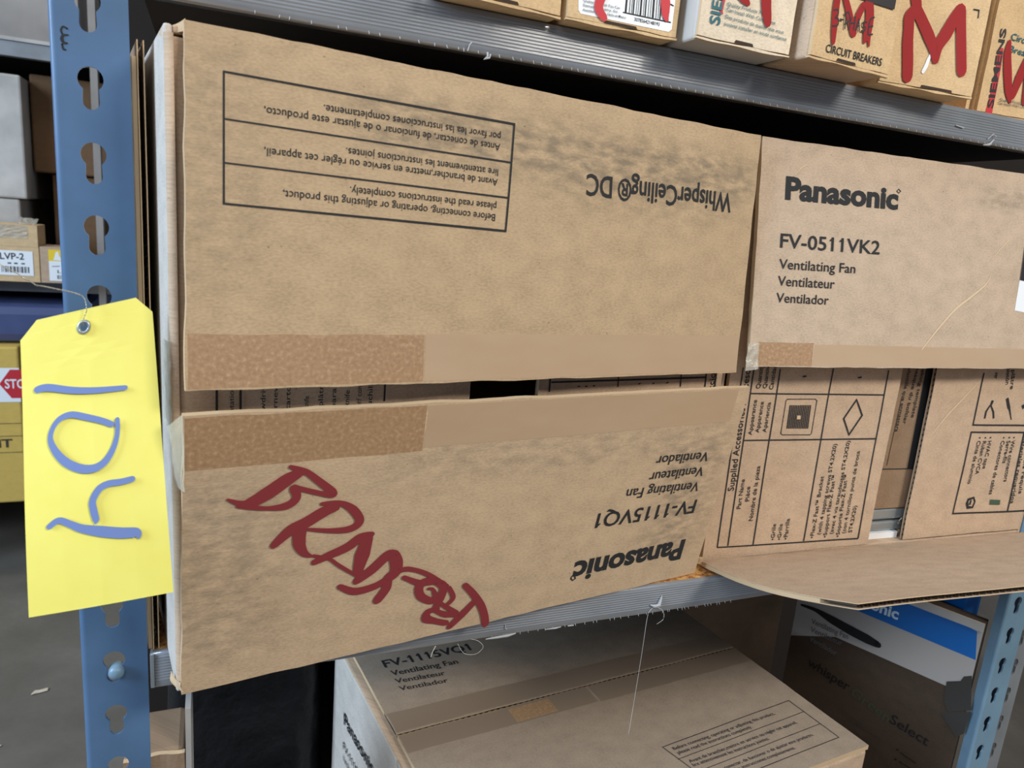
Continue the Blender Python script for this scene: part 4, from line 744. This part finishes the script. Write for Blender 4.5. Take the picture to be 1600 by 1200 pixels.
# ------------------------------------------------------------------ small cartons on the top shelf
def small_carton(key, label, mat, depth, under=True, left=None, slot=None, lean=0.0, over={}, group='small cartons on the top shelf', lid=True):
    pn = Panel(key); u = (pn.br - pn.bl).normalized(); n_ = pn.n
    t_ = thing('cardboard_box', label, 'box', pn.bl + u * pn.w / 2 - n_ * depth / 2, group)
    fr = lambda x, y, z: pn.bl + u * x - n_ * y + Vector((0, 0, z))
    mb = MB(); mb.box((.0006, .0025, .0004), (pn.w - .0006, depth, pn.h - .0005), fr=fr, mi=0); o = mb.build('body', left or mat, t_); bv = o.modifiers.new('b', 'BEVEL'); bv.width = .0022; bv.segments = 3
    pf = Panel([fr(0, 0, 0), fr(pn.w, 0, 0), fr(0, 0, pn.h), fr(pn.w, 0, pn.h)])
    pf.disp = lambda a, b: .00012 * noise.noise(Vector((a * 45, b * 45, pn.bl.x * 50)))
    mb = MB(); slab(mb, pf, .0008, pf.w - .0008, .0022, pf.h, -.0024, 0, 16, 16, .0006, pn.bl.x * 40); fo = mb.build('front_flap', [mat, M['edge']], t_)
    mb = MB(); slab(mb, pf, 0, pf.w, .0004, .0017, -.003, -.0002, 18, 1, .0008, pn.bl.x * 60); mb.build('bottom_flap', [mat, M['edge']], t_)
    if slot:
        mb = MB(); a, b = slot; put_fill(mb, pf, [(a, .0024), (b, .0024), (b - .001, .0040), (a + .001, .0042)], .0004); mb.build('thumb_slot', M['edge_dark'], fo, fix=False)
    prints(key, pf, fo, over=over)
    return t_, pf, fo
PANEL['SA'][0] = [PANEL['SA'][1][i] + (PANEL['SA'][0][i] - PANEL['SA'][1][i]) * 2.0 for i in range(3)]; PANEL['SA'][2] = PANEL['SA'][0][:2] + [PANEL['SA'][0][2] + .12]
small_carton('SA', 'plain tan carton on the top shelf, left of the carton with the white barcode label', M['card_orange'], .20, slot=(.028, .052))
small_carton('SB', 'tan carton with a white barcode label on the top shelf', M['card_orange'], .20, slot=(.026, .050), over={'hand': 'red', 'handb': 'red', 'ink': 'ink', 'grey': 'ink'})
small_carton('SC', 'pale buff carton with teal print and a daylight-greyed side on the top shelf', M['card_pale'], .20, left=M['whitecard'], slot=(.030, .046), over={'hand': 'handred'})  # body in grey-white board: daylight on its left side put into the colour
small_carton('SD', 'tan carton marked 3-PHASE in black over red strokes on the top shelf', M['card_orange'], .07, left=M['card_in'], slot=(.026, .046), over={'hand': 'handred'})
tE, pE, fE = small_carton('SE', 'tan carton with one large red letter M on the top shelf', M['card_orange'], .22, slot=(.040, .072), over={'hand': 'handred'})
small_carton('SF', 'ochre carton with a teal and red vertical name, right end of top shelf', M['card_orange'], .20, over={'hand': 'handred', 'ink': 'blackpen'})
# white tear in the front of the M carton
mb = MB(); put_stroke(mb, pE, [(.0445, .0285, .0010), (.0425, .0225, .0030), (.0415, .0180, .0036), (.0395, .0135, .0030)], .0006, True)
mb.build('paper_tear', M['white'], fE, fix=False)
mb = MB(); mb.box((.604, .016, ZT + .0004), (.6085, .15, ZT + .092)); o = mb.build('cardboard_sheet', M['card_orange']); tag(o, 'tan cardboard sheet on edge between the M carton and the right end carton', 'cardboard')
# carton with an open flap on top of the end carton
CT = thing('cardboard_box', 'tan carton with a doubled flap lying on top of the ochre end carton', 'box', (.68, .1, ZT + .095))
mb = MB(); mb.box((.640, .050, ZT + .0956), (.76, .20, ZT + .150)); mb.build('body', M['card_brown'], CT)
mb = MB(); mb.box((.630, .012, ZT + .0965), (.76, .05, ZT + .0985)); mb.box((.631, .014, ZT + .0992), (.76, .05, ZT + .1010)); pn = Panel([(.630, .011, ZT + .1015), (.76, .011, ZT + .1015), (.650, .05, ZT + .116), (.76, .05, ZT + .116)]); slab(mb, pn, 0, pn.w, 0, pn.h, -.002, 0, 4, 4, 0, 0, 0, 0); mb.build('flap', M['card_orange'], CT)
# tall brown cartons at the back of the top shelf, closing the view between the small ones
mb = MB(); mb.box((.50, .245, ZT + .0005), (.80, .42, ZT + .30)); tag(mb.build('cardboard_box', M['card_brown']), 'tall plain brown carton at the back of the top shelf behind the M carton', 'box')
mb = MB(); mb.box((.02, .02, ZT + .0005), (.095, .3, ZT + .16)); tag(mb.build('cardboard_box', M['card_brown']), 'brown carton at the left end of the top shelf, mostly above the frame', 'box')

# ------------------------------------------------------------------ yellow hang tag on a wire
TG = Panel('TAG'); TG.disp = lambda u, v: .0010 * math.sin(math.pi * u / TG.w) + .0012 * math.sin(v * 40)
HT = thing('hang_tag', 'yellow paper tag with a blue handwritten 104, hanging before the left post', 'tag', TG.p(EYELET[0], EYELET[1]))
eu, ev = EYELET
rim = [(eu + .0019 * math.cos(2 * math.pi * i / 16), ev + .0019 * math.sin(2 * math.pi * i / 16)) for i in range(16)]
lo = TAG_OUTLINE; dense = []
for i in range(len(lo)):
    a, b = lo[i], lo[(i + 1) % len(lo)]; n_ = 8
    for k in range(n_): dense.append((a[0] + (b[0] - a[0]) * k / n_, a[1] + (b[1] - a[1]) * k / n_))
inner = []
loops = [dense, rim]; flat = dense + rim
tr = tessellate_polygon([[Vector((a, b, 0)) for a, b in lp] for lp in loops])
bm = bmesh.new(); vs = [bm.verts.new((a, b, 0)) for a, b in flat]
for t_ in tr:
    try: bm.faces.new([vs[i] for i in t_])
    except ValueError: pass
bmesh.ops.subdivide_edges(bm, edges=[e for e in bm.edges if e.calc_length() > .008], cuts=3, use_grid_fill=True)
bmesh.ops.triangulate(bm, faces=bm.faces)
bm.verts.ensure_lookup_table(); bm.verts.index_update()
bnd = [e for e in bm.edges if e.is_boundary]
V = []; UV = []; n_ = len(bm.verts)
for h in (0, -.0004):
    for v in bm.verts: V.append(TG.p(v.co.x, v.co.y, h)); UV.append((v.co.x, v.co.y))
F = [tuple(v.index for v in f.verts) for f in bm.faces]; F += [tuple(i + n_ for i in f)[::-1] for f in F]
F += [(e.verts[0].index, e.verts[1].index, e.verts[1].index + n_, e.verts[0].index + n_) for e in bnd]
bm.free(); mb = MB(); mb.add(V, F, UV); card_ = mb.build('tag_card', M['tag'], HT); prints('TAG', TG, card_)
mb = MB(); V = []; F = []
prof = [(.0019, -.0012), (.0019, .0006), (.0023, .0012), (.0030, .0011), (.0035, .0003), (.0034, -.0006)]
for r_, h in prof:
    for i in range(24): V.append(TG.p(eu + r_ * math.cos(i * math.pi / 12), ev + r_ * math.sin(i * math.pi / 12), h))
for j in range(len(prof) - 1):
    for i in range(24): F.append((j * 24 + i, j * 24 + (i + 1) % 24, (j + 1) * 24 + (i + 1) % 24, (j + 1) * 24 + i))
mb.add(V, F); mb.build('eyelet', M['steel'], HT, smooth=True, fix=False)
mb = MB(); wp = [TG.p(eu, ev, -.003), TG.p(eu, ev + .0008, .001)] + [Vector(p) for p in WIRE]
fin = []
for i in range(len(wp) - 1):
    for k in range(5): fin.append(wp[i].lerp(wp[i + 1], k / 5))
fin.append(wp[-1]); d0 = fin[-1]
# the loose end of the wire curls up beyond the left edge of the frame
tail = [d0 + Vector((-.012, .002, .006)), d0 + Vector((-.022, .003, .010)), d0 + Vector((-.028, .001, .017)), d0 + Vector((-.025, -.004, .023)), d0 + Vector((-.019, -.004, .022))]
for i in range(len(tail)):
    a = ([d0] + tail)[i]
    for k in range(1, 5): fin.append(a.lerp(tail[i], k / 4))
for ph in (0, math.pi):
    mb.tube([p + Vector((0, .00022 * math.cos(i * 1.3 + ph), .00026 * math.sin(i * 1.3 + ph))) for i, p in enumerate(fin)], .00019, 5)
mb.build('wire', M['wire'], HT, smooth=True)

# loose threads hanging from the middle lip
def thread(pts, label, r=.00016):
    P_ = [Vector(p) for p in pts]; out = []
    for i in range(len(P_) - 1):
        p0, p1, p2, p3 = P_[max(i - 1, 0)], P_[i], P_[i + 1], P_[min(i + 2, len(P_) - 1)]
        for k in range(5):
            t = k / 5; out.append(.5 * ((2 * p1) + (p2 - p0) * t + (2 * p0 - 5 * p1 + 4 * p2 - p3) * t * t + (3 * p1 - p0 - 3 * p2 + p3) * t ** 3))
    out.append(P_[-1]); mb = MB(); mb.tube(out, r, 5); tag(mb.build('thread', M['thread'], smooth=True), label, 'thread')
thread([(.3415, -.004, .9345), (.3475, -.004, .9385), (.3465, -.003, .9455), (.3400, -.0015, .9490), (.3345, -.002, .9470), (.3318, -.003, .9400), (.3313, -.003, .9087), (.3299, -.003, .8601), (.3289, -.003, .8301)], 'long pale thread hanging straight down from the middle shelf lip')
thread([(.1666, -.003, .9438), (.1700, -.003, .9375), (.1738, -.003, .9339), (.1800, -.003, .9326), (.1845, -.003, .9340), (.1872, -.003, .9382), (.1832, -.002, .9428), (.1780, -.001, .9445)], 'short curled pale thread looped under the middle shelf lip')
thread([(.1500, -.002, .9440), (.1475, -.003, .9400), (.1465, -.003, .9360)], 'tiny white thread end below the lip above the taped carton', .0004)

# ------------------------------------------------------------------ background rack across the aisle
RK = thing('shelving_unit', 'grey warehouse rack in the background across the aisle, seen left of the blue post', 'shelf', (-.7, 2.5, 0))
def rack_shelf(z0, z1, mat):
    mb = MB(); mb.box((-1.9, 2.2, z0), (-.27, 2.235, z1)); b = mb.build('beam', mat, RK); mb = MB(); mb.box((-1.9, 2.236, z1 - .02), (-.27, 2.85, z1 - .002)); mb.build('deck', M['shade_board'], RK)
rack_shelf(1.605, 1.645, M['grey_paint']); rack_shelf(.920, .960, M['grey_paint'])
mb = MB(); mb.box((-1.9, 2.2, .238), (-.27, 2.85, .278)); mb.build('deck', M['card_dark'], RK)
for x in (-.334, -1.93):
    mb = MB(); mb.box((x, 2.19, 0), (x + .020, 2.225, 2.6)); mb.build('upright_post', M['greywrap'], RK)
    mb = MB(); mb.box((x, 2.82, 0), (x + .030, 2.855, 2.6)); mb.build('upright_post', M['whitecard'], RK)
mb = MB(); mb.box((-1.95, 2.86, .0), (-.2, 2.87, 2.6)); mb.build('back_panel', M['shade_board'], RK)
def bgbox(p, q, mat, label, cat='box', name='cardboard_box', bev=.006):
    mb = MB(); mb.box(p, q); o = mb.build(name, M[mat]); tag(o, label, cat); bv = o.modifiers.new('b', 'BEVEL'); bv.width = bev; bv.segments = 2; return o
GW = thing('wrapped_carton', 'grey film-wrapped carton at the very top left, on the upper background rack shelf', 'carton', (-.6, 2.4, 1.645))
mb = MB(); mb.box((-1.1, 2.205, 1.646), (-.36, 2.7, 2.1)); mb.build('body', M['greywrap'], GW)
mb = MB(); mb.box((-1.1, 2.196, 1.647), (-.36, 2.2045, 1.657)); mb.build('film_hem', M['whitecard'], GW)
bgbox((-.85, 2.21, 1.20), (-.517, 2.7, 1.556), 'whitecard', 'pale grey-white carton below the upper shelf in the left background, upper of two')
bgbox((-.85, 2.215, .962), (-.538, 2.7, 1.198), 'whitecard', 'pale grey-white carton under another, behind the boxes with barcode labels')
bgbox((-.512, 2.30, 1.285), (-.30, 2.75, 1.575), 'card_dark', 'dark brown carton beside the pale carton in the left background')
bgbox((-.468, 2.32, .962), (-.345, 2.75, 1.283), 'card_dark', 'brown carton standing behind the yellow-labelled box in the background')
# the two labelled boxes
LV = thing('cardboard_box', 'small brown box with a white LVP-2 barcode label on the background rack', 'box', (-.6, 2.15, .96))
bgp = Panel([(-.776, 2.094, .962), (-.4745, 2.094, .962), (-.776, 2.094, 1.10), (-.4745, 2.094, 1.10)])
mb = MB(); mb.box((-.776, 2.095, .9615), (-.4745, 2.208, 1.064)); mb.build('body', M['card_orange'], LV)
mb = MB(); put_fill(mb, bgp, [(.14, .018), (.286, .018), (.286, .090), (.14, .090)], .0004); lab = mb.build('label', M['white'], LV, fix=False)
mb = MB(); put_text(mb, bgp, 'LVP-2', .204, .064, .264, .065, .018, .8, .0008)
random.seed(4); x = .206
while x < .274: wd = random.choice((.0015, .003, .004)); put_fill(mb, bgp, [(x, .026), (x + wd, .026), (x + wd, .044), (x, .044)], .0008); x += wd + random.choice((.0015, .003))
for x in (.222, .238, .256): put_fill(mb, bgp, [(x, .051), (x + .009, .051), (x + .009, .055), (x, .055)], .0008)
mb.build('printed_text', M['ink'], lab, fix=False)
TB = thing('cardboard_box', 'brown box with shiny clear tape stacked on the LVP-2 box in the background', 'box', (-.6, 2.15, 1.064))
mb = MB(); mb.box((-.776, 2.095, 1.0645), (-.4755, 2.207, 1.128)); mb.build('body', M['card_orange'], TB)
film(TB, [(-.68, 2.094, 1.085), (-.50, 2.094, 1.09), (-.68, 2.094, 1.128), (-.50, 2.094, 1.126)], .004, 71, M['film'], 16, 8, 'packing_tape')
film(TB, [(-.525, 2.120, 1.130), (-.482, 2.120, 1.130), (-.53, 2.16, 1.148), (-.482, 2.16, 1.145)], .004, 72, M['film'], 10, 8, 'packing_tape')
YL = thing('cardboard_box', 'small box with a yellow and white label beside the post in the left background', 'box', (-.42, 2.16, .96))
mb = MB(); mb.box((-.472, 2.095, .9615), (-.372, 2.208, 1.068)); mb.build('body', M['card_in'], YL)
ylp = Panel([(-.472, 2.094, .962), (-.372, 2.094, .962), (-.472, 2.094, 1.068), (-.372, 2.094, 1.068)])
mb = MB(); put_fill(mb, ylp, [(.022, .006), (.095, .006), (.095, .065), (.022, .065)], .0004); yl = mb.build('label', M['white'], YL, fix=False)
mb = MB(); put_fill(mb, ylp, [(.022, .065), (.095, .065), (.095, .099), (.022, .099)], .0004); yl2 = mb.build('label', M['yellowlabel'], YL, fix=False)
mb = MB(); put_fill(mb, ylp, [(.034, .068), (.058, .068), (.050, .080), (.047, .094), (.041, .092), (.038, .080)], .0008); mb.build('icon_print', M['white'], yl2, fix=False)
mb = MB(); put_text(mb, ylp, 'LVP', .043, .030, .085, .030, .009, .4, .0008); x = .042
while x < .088: put_fill(mb, ylp, [(x, .012), (x + .0022, .012), (x + .0022, .024), (x, .024)], .0008); x += random.choice((.0035, .005))
put_fill(mb, ylp, [(.030, .048), (.050, .050), (.050, .052), (.030, .050)], .0008); mb.build('printed_text', M['grey'], yl, fix=False)
bgbox((-1.0, 2.10, .772), (-.352, 2.7, .892), 'blue_film', 'dark blue shiny film-wrapped bundle below the background shelf', 'bundle', 'wrapped_bundle', .03)
mb = MB(); mb.box((-1.0, 2.210, .2785), (-.352, 2.7, .771)); tag(mb.build('storage_crate', M['card_dark']), 'dark brown crate under the blue wrapped bundle', 'crate')
ST = thing('cardboard_box', 'ochre yellow carton with a white and red STOP sticker, left background low down', 'box', (-.6, 2.12, .28))
mb = MB(); mb.box((-1.0, 2.060, .2785), (-.535, 2.205, .770)); o = mb.build('body', M['yellowcard'], ST); bv = o.modifiers.new('b', 'BEVEL'); bv.width = .006; bv.segments = 2
stp = Panel([(-1.0, 2.059, .2785), (-.535, 2.059, .2785), (-1.0, 2.059, .77), (-.535, 2.059, .77)])
mb = MB(); put_fill(mb, stp, [(.37, .323), (.464, .323), (.464, .428), (.37, .428)], .0005); s_ = mb.build('label', M['white'], ST, fix=False)
mb = MB(); cx, cy, r_ = .470, .379, .058; put_fill(mb, stp, [(cx + r_ * math.cos(math.pi * i / 3), cy + .044 * math.sin(math.pi * i / 3) / .866) for i in range(6)], .0010); so = mb.build('stop_sign', M['red'], s_, fix=False)
mb = MB(); put_text(mb, stp, 'STOP', .426, .366, .494, .366, .027, .8, .0016); mb.build('printed_text', M['white'], s_, fix=False)
mb = MB(); put_text(mb, stp, 'CIRCUIT', .262, .181, .4345, .181, .025, .9, .0006)
for v in (.255, .163, .215): put_fill(mb, stp, [(.30, v), (.462, v), (.462, v + .0016), (.30, v + .0016)], .0006)
mb.build('printed_text', M['inkbrown'], ST, fix=False)
# scraps on the floor
def scrap(x, y, w, label, mat, seed):
    pn = Panel([(x, y, .0012), (x + w, y + .01, .0012), (x + .006, y + w * .5, .0012), (x + w, y + w * .6, .0012)]); pn.disp = lambda u, v: .0025 + .002 * noise.noise(Vector((u * 80, v * 80, seed)))
    mb = MB(); slab(mb, pn, 0, pn.w, 0, pn.h, -.0004, 0, 6, 4, .002, seed, 0, 0); tag(mb.build('paper_scrap', M[mat]), label, 'scrap')
scrap(-.425, 1.44, .035, 'small crumpled pale scrap lying on the concrete floor beside the tag', 'card_pale', 3)
scrap(-.470, 1.25, .022, 'tiny white scrap at the left edge on the concrete floor', 'white', 5)
